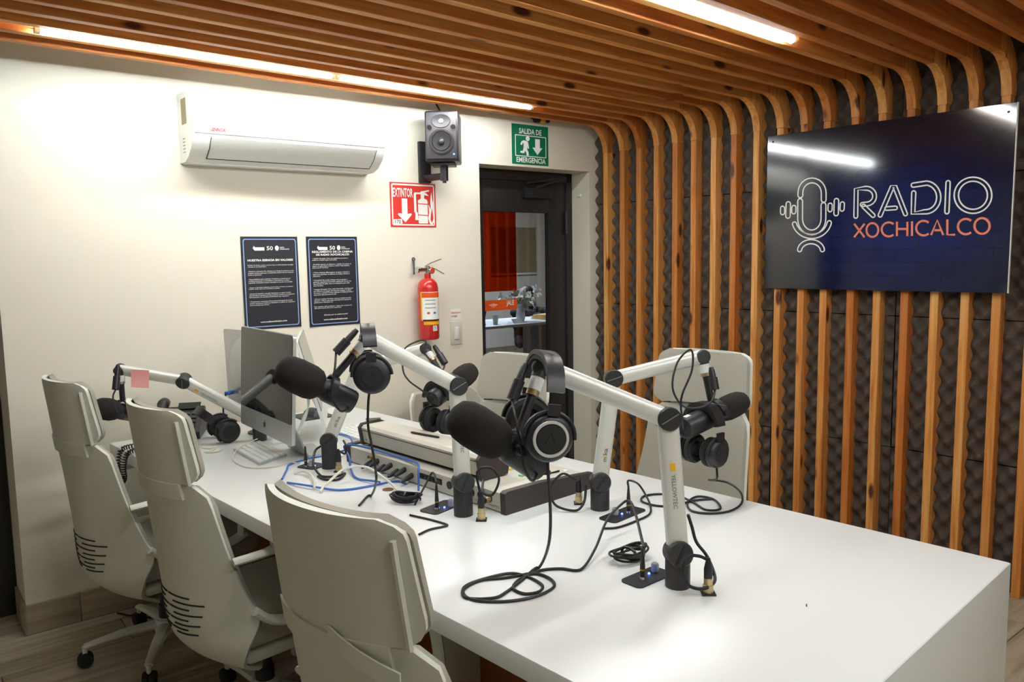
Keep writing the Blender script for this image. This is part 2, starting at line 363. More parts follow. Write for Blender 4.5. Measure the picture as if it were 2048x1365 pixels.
# loudspeaker and bracket
RS0 = Matrix.Rotation(-.76, 3, 'Z')
sb = thing('speaker_bracket', wall(-1.2, 1.88, .0), 'black steel wall bracket carrying the loudspeaker', 'bracket')
part('wall_plate', 'black', sb, lambda b: wbx(b, -1.262, -1.192, 1.876, 2.09, 0, .022, .005))
SB = onwall(888, 328, .16) - UP * .012
part('arm', 'black', sb, lambda b: b.tube([wall(-1.227, SB.z - .05, .015), SB - UP * .05], .013, 10, rb=.02))
part('swivel', 'black', sb, lambda b: b.lathe([(.01, -.085), (.01, -.075), (.021, -.074), (.021, 0)], SB, UP, 20))
part('shelf', 'black', sb, lambda b: b.box(onwall(888, 328, .16) - UP * .007, (.12, .12, .012), RS0, .002))
RS = Matrix.Rotation(-.76, 3, 'Z'); SC = onwall(888, 327, .16)
def sp(x, y, z): return SC + RS @ V((x, y, z))                   # speaker frame: x right, -y to the room, z up
ls = thing('loudspeaker', SC, 'black studio monitor loudspeaker with blue power light high on the white wall', 'loudspeaker')
hw, hh, hd = .083, .25, .11; KS = .83
part('cabinet', 'black', ls, lambda b: b.box(sp(0, .01, hh / 2), (2 * hw, .2, hh), RS, .010, 3))
M['spkface'] = mat('speaker_face', '#37343a', .5)
bf = part('baffle', 'spkface', ls, lambda b: b.box(sp(0, -.092, hh / 2 + .002), (2 * hw - .014, .01, hh - .02), RS, .003))
fwd = RS @ V((0, -1, 0)); rgt = RS @ V((1, 0, 0))
wf = part('woofer', 'blackm', ls, lambda b: b.lathe([(.061, 0), (.063, .006), (.058, .008), (.05, .006), (.047, .003), (.044, .007), (.04, .005), (.016, .001), (.001, .001)], sp(0, -.096, .096), fwd, 36))
part('dust_cap', 'char', wf, lambda b: b.lathe([(.016, .002), (.014, .008), (.008, .012), (.001, .0135)], sp(0, -.099, .096), fwd, 24))
tw = part('tweeter', 'black', ls, lambda b: b.lathe([(.034, 0), (.032, .006), (.013, .002), (.001, .002)], sp(0, -.096, .197), fwd, 32, sx=1.45, side=rgt))
part('dome', 'silver', tw, lambda b: b.lathe([(.013, .002), (.011, .008), (.001, .011)], sp(0, -.096, .197), fwd, 20))
for x in (-.06, .06): part('bass_port', 'inkblk', ls, lambda b: b.lathe([(.015, 0), (.0145, .003), (.012, .0025), (.01, .0005), (.001, .0005)], sp(x, -.0965, .165), fwd, 20))
part('power_light', 'ledblue', ls, lambda b: b.lathe([(.0045, 0), (.003, .004), (.0005, .005)], sp(.062, -.0965, .034), fwd, 10))
text('badge', 'ALESIS', 'print', bf, sp(.04, -.0975, .232), rgt, UP, w=.036, h=.007, bold=.01)
tag(part('speaker_cable', 'bcable', None, lambda b: b.tube(smooth([sp(-.02, .12, .26), sp(-.03, .125, .29), sp(-.06, .13, .345)]), .005)), 'black cable rising from the loudspeaker to the ceiling slats', 'cable')
# safety signs
def plate(name, corners, m, label, off=.0025):
    P = [onwall(*c, off) for c in corners]
    u = [(p - WN * 0).dot(WU) for p in P]; v = [p.z for p in P]
    u0, u1, v0, v1 = (u[0] + u[3]) / 2, (u[1] + u[2]) / 2, (v[2] + v[3]) / 2, (v[0] + v[1]) / 2
    t = thing(name, wall((u0 + u1) / 2, v0, 0), label, 'sign'); part('panel', m, t, lambda b: wbx(b, u0, u1, v0, v1, 0, off))
    return t, u0, v0, u1 - u0, v1 - v0
t, x0, y0, W_, H_ = plate('extinguisher_sign', [(779, 363), (871, 369), (872, 456), (782, 453)], 'redsign', 'red square sign with extinguisher symbol and the word EXTINTOR')
def sg(pts): return [(x0 + W_ * a, y0 + H_ * (1 - b)) for a, b in pts]
def shape(name, m, par, pts, lift=.0032): return part(name, m, par, lambda b: wpoly(b, sg(pts), lift - .0007, lift))
part('border', 'print', t, lambda b: wframe(b, sg(rrect(.03, .03, .97, .965, .04)), sg(rrect(.055, .065, .945, .935, .02)), .0032))
text('lettering', 'EXTINTOR', 'print', t, wall(*sg([(.06, .33)])[0], .0028), WU, UP, w=W_ * .43, h=H_ * .205, bold=.02)
shape('arrow', 'print', t, [(.245, .36), (.365, .36), (.365, .70), (.45, .69), (.455, .72), (.315, .895), (.155, .72), (.17, .69), (.245, .70)])
ex = [(.60, .44)] + [(.60 + .0, .39), (.655, .355), (.665, .33), (.665, .25), (.57, .25), (.56, .27), (.565, .66), (.585, .66), (.59, .72), (.60, .84), (.53, .84), (.54, .72), (.53, .66), (.515, .66), (.51, .25), (.53, .215), (.66, .21), (.665, .185), (.85, .145), (.855, .175), (.74, .215), (.79, .225), (.845, .285), (.745, .265), (.74, .345), (.80, .37), (.815, .41), (.815, .90), (.80, .915), (.62, .915), (.605, .90)]
shape('extinguisher_symbol', 'print', t, ex)
for yv in (.455, .71): shape('symbol_band', 'redsign', t, [(.597, yv), (.817, yv + .01), (.817, yv + .03), (.597, yv + .02)], .0036)
shape('flame_symbol', 'print', t, [(.905, .2), (.92, .34), (.93, .42), (.955, .40), (.965, .5), (.955, .62), (.965, .75), (.95, .87), (.90, .955), (.85, .90), (.825, .80), (.845, .66), (.835, .48), (.865, .54), (.875, .62), (.885, .52), (.875, .42), (.885, .3)])
shape('flame_core', 'redsign', t, [(.91, .55), (.925, .7), (.935, .8), (.90, .9), (.87, .82), (.885, .7)], .0036)
nb_ = shape('number_label', 'print', t, [(.06, .83), (.235, .82), (.25, .925), (.065, .935)], .0038)
text('number', '170', 'inkblk', nb_, wall(*sg([(.09, .922)])[0], .0039), WU, UP, w=W_ * .12, h=H_ * .08, bold=.01)
t, x0, y0, W_, H_ = plate('exit_sign', [(1022, 245), (1096, 256), (1097, 335), (1026, 325)], 'green', 'green emergency exit sign with running figure above the black door')
part('border', 'print', t, lambda b: wframe(b, sg(rrect(.08, .265, .94, .80, .01, 1)), sg(rrect(.1, .285, .92, .78, .01, 1)), .0032))
text('lettering', 'SALIDA DE', 'print', t, wall(*sg([(.19, .235)])[0], .0028), WU, UP, w=W_ * .62, h=H_ * .14, bold=.025)
text('lettering', 'EMERGENCIA', 'print', t, wall(*sg([(.11, .955)])[0], .0028), WU, UP, w=W_ * .81, h=H_ * .135, bold=.025)
shape('arrow', 'print', t, [(.63, .335), (.76, .335), (.76, .555), (.83, .555), (.69, .735), (.55, .555), (.63, .555)])
shape('runner_head', 'print', t, arc(.425, .345, .055, 0, 360, 14, .062)[:-1])
shape('runner', 'print', t, [(.36, .40), (.43, .425), (.445, .5), (.46, .59), (.43, .6), (.41, .54), (.405, .62), (.44, .68), (.45, .77), (.39, .775), (.385, .70), (.345, .655), (.325, .72), (.22, .71), (.225, .665), (.285, .665), (.31, .58), (.315, .48), (.29, .46), (.265, .52), (.22, .5), (.255, .425), (.31, .395)])
# posters
R1 = ['En Radio Xochicalco, nuestra esencia se basa en sólidos principios que guían\ncada aspecto de nuestra labor.', '• Excelencia e innovación: Nos esforzamos por alcanzar la excelencia en cada\nprograma, mientras exploramos continuamente nuevas formas de enriquecer\nnuestra programación.', '• Responsabilidad social y solidaridad: Contribuimos positivamente a la\nsociedad, promoviendo el conocimiento, el entendimiento, la cultura\ny apoyando activamente a nuestra comunidad en momentos de necesidad.', '• Respeto y diversidad: Celebramos la diversidad y valoramos un ambiente\ninclusivo, donde cada voz es escuchada y respetada.', '• Libertad de expresión y veracidad: Garantizamos un espacio donde la\nexpresión libre y respetuosa de ideas y opiniones conviva con el compromiso\nhacia la precisión y la veracidad en la información que compartimos.', '• Transparencia y compromiso: Promovemos la transparencia en todas\nnuestras operaciones y decisiones, fomentando un espíritu de compromiso\ncon la comunidad que servimos.']
R2 = ['• Cuidado del equipo: Trate con cuidado los micrófonos,\naudífonos y demás equipo de la cabina.', '• Prohibido ingresar con alimentos o bebidas. Se permite el\ningreso de agua simple, siempre y cuando tenga tapadera\npara prevenir derrames.', '• Orden y limpieza: Mantengamos el espacio ordenado y\nlimpio para garantizar un ambiente de trabajo eficiente y\narmonioso.', '• Puntualidad: Aprovecha el tiempo de tu programa o\ngrabación respetando los horarios establecidos. En caso de\nimposibilidad de asistir, avise con anticipación para evitar\ninconvenientes.', '• Lenguaje Apropiado: Como radio universitaria, es fundamental\nque utilicemos un lenguaje adecuado para asegurar la calidad\nde nuestro contenido. Por favor, abstente de utilizar groserías o\nexpresiones que promuevan el odio.', '• Silencio continuo: Por favor, coloca tu celular en modo\nvibrador o silencio para evitar interrupciones durante las\ngrabaciones o transmisiones.', 'Para cualquier duda, problema o sugerencia, contacta a la\ndirección a través del correo electrónico']
def poster(corners, title, paras, ys_, lab, urly, thanks):
    global x0, y0, W_, H_
    P = [onwall(*c, .002) for c in corners]; u = [p.dot(WU) for p in P]; v = [p.z for p in P]
    x0, W_ = (u[0] + u[3]) / 2, (u[1] + u[2] - u[0] - u[3]) / 2; y0, H_ = (v[2] + v[3]) / 2, (v[0] + v[1] - v[2] - v[3]) / 2
    t = thing('poster', wall(x0 + W_ / 2, y0, 0), lab, 'poster')
    part('sheet', 'poster', t, lambda b: b.grid(lambda a, c: wall(x0 + W_ * a, y0 + H_ * c, .0015 + .0025 * (1 - c) * abs(2 * a - 1) ** 3), 8, 8))
    L = .0045
    part('border', 'posterline', t, lambda b: wframe(b, sg(rrect(.035, .025, .965, .975, .035)), sg(rrect(.05, .034, .95, .966, .03)), L))
    part('crest', 'print', t, lambda b: wpoly(b, sg([(.2, .125), (.22, .1), (.24, .115), (.4, .115), (.4, .15), (.23, .15)]), L, L + .0004)); part('emblem', 'print', t, lambda b: wpoly(b, sg(arc(.62, .125, .035, 0, 360, 14, .028)[:-1]), L, L + .0004))
    text('lettering', '50', 'print', t, wall(*sg([(.44, .148)])[0], L), WU, UP, w=W_ * .11, h=H_ * .045, bold=.02)
    text('lettering', 'RADIO\nXOCHICALCO', 'print', t, wall(*sg([(.67, .143)])[0], L), WU, UP, w=W_ * .17, h=H_ * .032, bold=.02)
    for body, yy, ww, al in title: text('heading', body, 'print', t, wall(*sg([(.5 - ww / 2, yy)])[0], L), WU, UP, w=W_ * ww, h=H_ * .023, bold=.035)
    for p, (yy, hh_, ww) in zip(paras, ys_): text('paragraph', p, 'print', t, wall(*sg([(.1, yy + hh_)])[0], L), WU, UP, w=W_ * ww, h=H_ * hh_, bold=.008, res=1)
    text('web_address', 'www.radioxochicalco.com', 'print', t, wall(*sg([(.27, urly)])[0], L), WU, UP, w=W_ * .47, h=H_ * .019, bold=.02)
    if thanks: text('heading', '¡Gracias por tu colaboración!', 'print', t, wall(*sg([(.28, .885)])[0], L), WU, UP, w=W_ * .47, h=H_ * .02, bold=.01)
poster([(481, 474), (596, 473), (601, 655), (489, 660)], [('NUESTRA ESENCIA EN VALORES', .265, .8, 0)], R1, [(.3, .033, .8), (.365, .055, .8), (.45, .055, .77), (.54, .03, .78), (.605, .055, .8), (.69, .055, .8)], 'dark poster with white text headed NUESTRA ESENCIA EN VALORES', .93, False)
poster([(613, 473), (715, 474), (719, 648), (618, 655)], [('REGLAMENTO DE LA CABINA', .18, .8, 0), ('DE RADIO XOCHICALCO', .212, .65, 0)], R2, [(.235, .034, .7), (.3, .055, .75), (.39, .055, .72), (.475, .075, .74), (.577, .078, .78), (.685, .055, .73), (.77, .03, .74)], 'dark poster with white rules headed REGLAMENTO DE LA CABINA', .935, True)
# fire extinguisher on its hook
EU = -1.268; EO = .075
ext = thing('fire_extinguisher', wall(EU, 1.05, EO), 'red fire extinguisher with paper label hanging on the white wall', 'fire extinguisher')
part('cylinder', 'red', ext, lambda b: b.lathe([(.03, 0), (.05, .004), (.055, .015), (.055, .275), (.05, .3), (.035, .318), (.018, .325), (.0165, .35), (.001, .35)], wall(EU, 1.05, EO), UP, 36))
def lab(r, z0, z1, a0, a1):
    def f(b): b.grid(lambda i, j: wall(EU, 1.05, EO) + UP * (z0 + (z1 - z0) * j) + (WU * math.cos(math.radians(a0 + (a1 - a0) * i)) - WN * math.sin(math.radians(a0 + (a1 - a0) * i))) * r, 14, 1)
    return f
lb = part('label', 'print', ext, lab(.0556, .105, .255, 40, 165))
part('label_header', 'orange', lb, lab(.0559, .225, .252, 42, 160)); part('label_border', 'yellow', lb, lab(.0558, .105, .255, 158, 168)); part('label_foot', 'yellow', ext, lab(.0556, .083, .1, 48, 150))
for z in (.21, .19, .17): part('label_line', 'grey', lb, lab(.0558, z, z + .004, 80, 140))
part('label_bar', 'inkblk', lb, lab(.0559, .105, .111, 45, 155)); part('label_icon', 'redsign', lb, lab(.0559, .14, .15, 115, 130)); part('label_icon', 'blue', lb, lab(.0559, .14, .15, 80, 95))
tg = part('number_tag', 'print', ext, lab(.0558, .05, .078, 72, 100))
text('number', '170', 'inkblk', tg, wall(EU - .006, 1.105, EO + .0557), WU, UP, w=.016, h=.018)
vh = wall(EU, 1.4, EO)
part('valve', 'chrome', ext, lambda b: (b.cyl(vh, vh + UP * .04, .014), b.cyl(vh + UP * .022 - WU * .058, vh + UP * .022, .012), b.lathe([(.016, 0), (.016, .012)], vh + UP * .02 - WU * .065, WU, 16)))
part('gauge', 'chrome', ext, lambda b: b.lathe([(.017, 0), (.017, .012), (.014, .014), (.001, .014)], vh + UP * .015 + WU * .014 - WN * .012, -WN, 20))
part('gauge_face', 'redsign', ext, lambda b: b.lathe([(.013, 0), (.001, .0005)], vh + UP * .015 + WU * .014 - WN * .0265, -WN, 16))
part('lever', 'chrome', ext, lambda b: b.strip([vh + UP * .04 - WU * .01, vh + UP * .055 + WU * .02, vh + UP * .075 + WU * .085], -WN * .02, .003))
part('handle', 'chrome', ext, lambda b: b.strip([vh + UP * .034, vh + UP * .025 + WU * .04, vh + UP * -.005 + WU * .1], -WN * .02, .003))
hk = thing('wall_hook', wall(EU - .058, 1.43, 0), 'small black strap hook fixed above the extinguisher valve', 'hook')
part('strap', 'black', hk, lambda b: b.strip([onwall(828, 549, .06), onwall(828, 535, .03), onwall(827, 521, .008)], WU * .011, .003))
part('eye', 'char', hk, lambda b: b.tube([onwall(827, 519, .006) + WU * .008 * math.cos(a) + UP * .008 * math.sin(a) for a in [k * math.pi / 6 for k in range(12)]], .003, 6, loop=True))
# light switch with sticker above
sw = thing('light_switch', wall(-1.045, 1.0, 0), 'cream light switch plate beside the black door', 'switch')
part('plate', 'cream', sw, lambda b: wbx(b, -1.083, -1.008, 1.0, 1.13, 0, .008, .003))
rk = part('rocker', 'white', sw, lambda b: b.box(wall(-1.045, 1.064, .009), (.027, .006, .068), RW @ Matrix.Rotation(.06, 3, 'X'), .002)); part('rocker_gap', 'grey', rk, lambda b: wbx(b, -1.06, -1.03, 1.026, 1.03, .007, .0085))
stt = thing('energy_sticker', wall(-1.045, 1.135, 0), 'small white sticker with orange lettering above the light switch', 'sticker')
part('sheet', 'print', stt, lambda b: wbx(b, -1.078, -1.008, 1.137, 1.2, 0, .0008))
text('lettering', 'Ahorremos\nenergía', 'orange', stt, wall(-1.075, 1.15, .0012), WU, UP, w=.064, h=.035, bold=.01)
# small spotlight among the slats
sl = thing('cable_plug', onwall(1083, 240, .03), 'small black and yellow plug hanging by the ceiling above the exit sign', 'plug')
P_ = onwall(1083, 240, .04)
part('body', 'yellow', sl, lambda b: b.cyl(P_ - WU * .02, P_ + WU * .02, .017)); part('grip', 'black', sl, lambda b: b.cyl(P_ - WU * .05, P_ - WU * .02, .02)); part('nozzle', 'black', sl, lambda b: b.cyl(P_ + WU * .02, P_ + WU * .055, .014))
part('lead', 'bcable', sl, lambda b: b.tube(smooth([P_ - WU * .05, P_ - WU * .085 + UP * .01, P_ - WU * .105 + UP * .06]), .005))
# ------------------------------------------------------------------ black door in its recess, and the office behind
DO = .2
door = struct(thing('door_1', wall((DU0 + DU1) / 2, 0, -DO), 'black', 'door')); del door['label']; del door['category']
def dbx(b, u0, u1, v0, v1, o0=.17, o1=.21, bev=.003): wbx(b, u0, u1, v0, v1, -o0, -o1, bev)
for a, c, d, e in ((DU0, DU0 + .05, 0, DZ), (DU1 - .05, DU1, 0, DZ), (DU0, DU1, DZ - .06, DZ)): part('door_frame', 'door', door, lambda b: dbx(b, a, c, d, e, .16, .23))
GL0, GL1 = DU0 + .15, DU1 - .19
part('stile', 'door', door, lambda b: dbx(b, DU0 + .05, GL0, .02, DZ - .06)); part('stile', 'door', door, lambda b: dbx(b, GL1, DU1 - .05, .02, DZ - .06))
part('rail', 'door', door, lambda b: dbx(b, GL0, GL1, DZ - .25, DZ - .06)); part('rail', 'door', door, lambda b: dbx(b, GL0, GL1, .02, .25))
pane = part('pane', 'glass', door, lambda b: dbx(b, GL0, GL1, .25, DZ - .25, .188, .194, 0))
part('bead', 'black', door, lambda b: dbx(b, GL1 - .012, GL1, .25, DZ - .25, .18, .2, 0))
hg = part('hinge', 'black', door, lambda b: b.cyl(wall(DU1 - .055, 1.62, -.155), wall(DU1 - .055, 1.76, -.155), .012))
cl = part('closer', 'black', door, lambda b: dbx(b, -.42, -.2, DZ - .165, DZ - .105, .13, .17)); part('closer_arm', 'char', cl, lambda b: (b.tube([wall(-.32, DZ - .1, -.15), wall(-.12, DZ - .035, -.09)], .007, 8), b.tube([wall(-.12, DZ - .035, -.09), wall(-.4, DZ - .075, -.15)], .007, 8)))
part('door_hook', 'white', door, lambda b: b.box(wall(DU1 - .006, 1.86, -.09), (.012, .03, .02), RW, .003))
t = thing('orange_film', wall(-.6, 1.1, -.186), 'translucent orange film strip stuck on the upper door glass', 'film')
pl_ = onwall(966, 410, -.186); pr_ = onwall(1031, 410, -.186); pb_ = onwall(1000, 583, -.186)
part('sheet', 'orangefilm', t, lambda b: wbx(b, max(pl_.dot(WU), GL0), pr_.dot(WU), pb_.z, DZ - .25, -.1865, -.1875))
t = thing('pull_sticker', wall(-.6, 1.05, -.186), 'orange sticker reading JALE on the door glass', 'sticker')
a_, b_, c_ = onwall(968, 602, -.186), onwall(1034, 600, -.186), onwall(970, 623, -.186); u0, u1 = max(a_.dot(WU), GL0), b_.dot(WU)
st_ = part('sheet', 'orange', t, lambda b: wbx(b, u0, u1, c_.z, a_.z, -.1855, -.1865))
text('lettering', 'JALE', 'print', st_, wall(u1 - .085, c_.z + .018, -.185), WU, UP, w=.06, h=.04, bold=.015)
part('emblem', 'print', st_, lambda b: [wpoly(b, [(u0 + .03 + k * .009, a_.z - .02 - abs(k - 4) * .002), (u0 + .036 + k * .009, a_.z - .02 - abs(k - 4) * .002), (u0 + .033 + k * .009, c_.z + .012 + abs(k - 4) * .006)], -.185, -.1846) for k in range(9)])
# office beyond
def P8(x, y, z): return onz(x, y, z)
for nm_, a_ in (('wall_office_back', (-4.6, 9, 0, 2.7, 6.6, 6.7)), ('wall_office_right', (8.9, 9, 0, 2.7, .3, 6.6)), ('wall_office_left', (-4.7, -4.6, 0, 2.7, .33, 6.6))):
    b = MB(); wbox(b, *a_); struct(b.obj(nm_, 'wall'))
b = MB(); wbox(b, .1, 9, 0, 2.7, .15, .25); struct(b.obj('wall_partition', 'wall'))
b = MB(); wbox(b, -4.7, 9, 2.6, 2.7, .25, 6.7); struct(b.obj('ceiling_office', 'wall'))
b = MB(); wbox(b, 0, 9, -.02, 0, .25, 6.7); struct(b.obj('floor_office', 'grout'))
DC = (onz(985, 648) + onz(1060, 650)) / 2; DCU, DCW = DC.dot(WU), DC.dot(WN)
dk = thing('office_desk', (DC.x, DC.y, 0), 'pale desk in the office seen through the door glass', 'desk')
part('desk_top', 'white', dk, lambda b: b.box(WU * (DCU + .2) + WN * (DCW + .34) + UP * .735, (2.4, .78, .03), RW, .004))
part('cabinet', 'blueg', dk, lambda b: b.box(WU * (DCU + .75) + WN * (DCW + .17) + UP * .36, (.6, .36, .72), RW, .004)); part('knob', 'redsign', dk, lambda b: b.box(WU * (DCU + .6) + WN * (DCW - .01) + UP * .5, (.05, .02, .05), RW, .006))
part('leg', 'blueg', dk, lambda b: b.box(WU * (DCU - .9) + WN * (DCW + .34) + UP * .36, (.05, .7, .72), RW))
def dp(u, w_, z=.75): return WU * (DCU + u) + WN * (DCW + w_) + UP * z
cup = tag(part('paper_cup', 'white', None, lambda b: b.lathe([(.025, 0), (.036, .1), (.033, .1), (.023, .004), (.001, .004)], dp(-.12, .12), UP, 20)), 'white paper cup on the office desk behind the glass', 'cup')
fv = thing('flower_vase', dp(.3, .2), 'glass vase of white lilies on the office desk', 'flowers')
part('vase', 'clear', fv, lambda b: b.lathe([(.04, 0), (.055, .06), (.04, .16), (.05, .2), (.046, .2), (.036, .16), (.05, .06), (.03, .008), (.001, .008)], dp(.3, .2), UP, 20))
random.seed(3)
for k in range(8):
    a = k * .9; tip = dp(.3 + .2 * math.cos(a) * (.5 + .5 * (k % 2)), .2 + .12 * math.sin(a), 0.95 + .13 * random.random())
    part('stem', 'leaf', fv, lambda b: b.tube(smooth([dp(.3, .2, .78), dp(.3 + .05 * math.cos(a), .2 + .04 * math.sin(a), .95), tip]), .004, 5))
    def lily(b):
        d = (tip - dp(.3, .2, .95)).normalized(); u = d.orthogonal().normalized(); v = d.cross(u)
        for i in range(6):
            q = math.pi * i / 3; r = (u * math.cos(q) + v * math.sin(q)); s_ = d.cross(r)
            pts = [tip, tip + d * .035 + r * .02, tip + d * .06 + r * .055, tip + d * .055 + r * .09]
            b.strip(pts, [s_ * .008, s_ * .035, s_ * .035, s_ * .006], .002)
    part('lily', 'petal', fv, lily)
for k in range(7):
    a = k * .9 + .4; part('leaf', 'leaf', fv, lambda b: b.strip([dp(.3, .2, .95), dp(.3 + .07 * math.cos(a), .2 + .06 * math.sin(a), 1.0), dp(.3 + .15 * math.cos(a), .2 + .1 * math.sin(a), .98)], [V((0, 0, .012)), V((.01, 0, .04)), V((0, 0, .004))], .002))
en = thing('envelope_pile', dp(.75, .25), 'pile of brown envelopes on the office desk', 'papers')
for k in range(4): part('envelope', 'kraft', en, lambda b: b.box(dp(.78 + .01 * k, .25, .757 + .014 * k), (.36, .26, .012), Matrix.Rotation(WA + .05 * k, 3, 'Z'), .002))
tag(part('name_card', 'white', None, lambda b: b.prism([dp(.06, .02), dp(.2, .02), dp(.2, .07, .8), dp(.06, .07, .8)], WN * .004)), 'folded white card on the office desk edge', 'card')
tb = thing('tan_board', dp(.3, 3.3, 1.2), 'tan pin board on the office back wall', 'board')
a_ = onwall(1031, 455, -6.57); c_ = onwall(1072, 545, -6.57)
part('panel', 'tan', tb, lambda b: wbx(b, a_.dot(WU) - .5, c_.dot(WU), c_.z, a_.z, -6.57, -6.6)); part('edge_strip', 'white', tb, lambda b: wbx(b, a_.dot(WU) - .5, c_.dot(WU), c_.z - .03, c_.z, -6.56, -6.6))
nbd = thing('note_board', dp(-.25, .7), 'desk screen covered with paper notes in the office', 'board')
part('panel', 'blueg', nbd, lambda b: b.box(dp(-.25, .70, 1.0), (.75, .03, .5), RW)); 
for k, m_ in enumerate(['print', 'kraft', 'yellow', 'pink', 'print', 'yellow', 'print', 'kraft']): part('note', m_, nbd, lambda b: b.box(dp(-.52 + .085 * k, .68, 1.08 + .06 * (k % 3)), (.085, .006, .1), RW @ Matrix.Rotation(.1 * (k % 3 - 1), 3, 'Y')))
lp = thing('laptop', dp(-.45, .2), 'open dark laptop on the office desk', 'laptop')
part('keyboard_half', 'black', lp, lambda b: b.box(dp(-.45, .2, .76), (.34, .24, .018), RW, .003)); part('screen_half', 'screen', lp, lambda b: b.box(dp(-.45, .08, .87), (.34, .012, .22), RW @ Matrix.Rotation(.3, 3, 'X'), .003))
# person seated behind the desk: one continuous body mesh
hc = onwall(1050, 592, -(DCW + .92)); HU = hc.dot(WU) - DCU + .03
wm = thing('person', dp(HU, .95, 0), 'person with dark hair in a bun and a dark top, seated behind the office desk', 'person')
def body(b):
    H = dp(HU, .95, 0); f = lambda u, w_, z: H + WU * u + WN * w_ + UP * z
    b.tube(smooth([f(.02, .05, .4), f(.02, .04, .48), f(.01, .02, .6), f(0, 0, .74), f(-.01, 0, .82), f(-.02, -.01, .86), f(-.03, -.02, .89)], 4), .19, 16, rb=.13, side=WU, taper=[.8] * 4 + [.85] * 4 + [.95] * 4 + [1] * 4 + [.8, .6, .45, .35] + [.3] * 5)
    for s in (-1, 1):
        b.tube(smooth([f(s * .17, 0, .8), f(s * .22, -.05, .79), f(s * .18, -.2, .805), f(s * .1, -.3, .795)], 4), .05, 10, taper=[1.1 - .035 * i for i in range(13)])
        hx = f(s * .1, -.3, .79)
        for k in range(5): b.tube([hx + WU * (k - 2) * .014, hx + WU * (k - 2) * .016 - WN * (.05 + .01 * (2 - abs(k - 2))), hx + WU * (k - 2) * .016 - WN * (.075 + .01 * (2 - abs(k - 2))) - UP * .015], .0085, 6)
        b.tube([f(s * .1, 0, .42), f(s * .12, -.38, .44), f(s * .12, -.42, .06)], .08, 10, taper=[1.1, .9, .6])
part('body', 'cloth', wm, body)
def head(b):
    rings = []
    prof_ = [(-.115, .02), (-.1, .045), (-.07, .06), (-.03, .072), (.02, .078), (.06, .072), (.095, .05), (.115, .01)]
    for h, r in prof_: rings.append(b.ring([hc + UP * h + WU * (math.cos(a) * r * (1.18 if math.cos(a) < 0 and h < .03 else 1.1)) + WN * math.sin(a) * r for a in [2 * math.pi * i / 18 for i in range(18)]]))
    b.skin(rings); b.prism([hc + V((0, 0, 0)) - WU * .083 + UP * .02 - WN * .008, hc - WU * .083 + UP * .02 + WN * .008, hc - WU * .105 - UP * .02 + WN * .01, hc - WU * .105 - UP * .02 - WN * .01], -UP * .012)
    b.cyl(hc - UP * .19, hc - UP * .08, .045, n=14)
hd_ = part('head', 'skin', wm, head)
part('hair', 'hair', wm, lambda b: (b.lathe([(.05, -.04), (.082, -.02), (.09, .03), (.08, .075), (.05, .105), (.001, .115)], hc + WU * .022 + UP * .012, UP, 18), b.lathe([(.001, -.05), (.04, -.03), (.05, 0), (.04, .03), (.001, .05)], hc + WU * .12 - UP * .05, UP, 14)))
for s in (-1, 1): part('eye', 'inkblk', wm, lambda b: b.lathe([(.007, 0), (.001, .004)], hc - WU * .082 + WN * s * .03 + UP * .015, -WU, 10))
part('mouth', 'redsign', wm, lambda b: b.box(hc - WU * .078 - UP * .05, (.01, .045, .01), RW, .003))
ol = thing('office_light_offscreen', dp(.8, 1.2, 2.55), 'white ceiling light panel in the office', 'light')
part('diffuser', mat('office_diffuser', '#ffffff', .5, emit='#dce8ff', estr=45), ol, lambda b: b.box(dp(.6, 1.4, 2.585), (1.2, .6, .02), RW))
# left: black framed glass door beside the wall end
dl = struct(thing('door_2', (-3.6, .42, 0), 'x', 'door')); del dl['label']; del dl['category']
jy = .27
def lbx(b, u0, u1, v0, v1, bev=.003): wbox(b, u0, u1, v0, v1, jy - .02, jy + .03, bev)
part('stile', 'door', dl, lambda b: lbx(b, -3.235, -3.165, .0, 2.4)); part('rail', 'door', dl, lambda b: lbx(b, -4.3, -3.235, 0, .07)); part('rail', 'door', dl, lambda b: lbx(b, -4.3, -3.235, 2.33, 2.4)); part('stile', 'door', dl, lambda b: lbx(b, -4.3, -4.22, .07, 2.33))
part('rail', 'door', dl, lambda b: lbx(b, -4.22, -3.235, .78, .83))
part('pane', 'glass', dl, lambda b: wbox(b, -4.22, -3.235, .07, 2.33, jy, jy + .006))
b = MB(); wbox(b, -5.3, -4.3, 0, 2.45, jy - .05, jy + .05); struct(b.obj('wall_return', 'wall'))
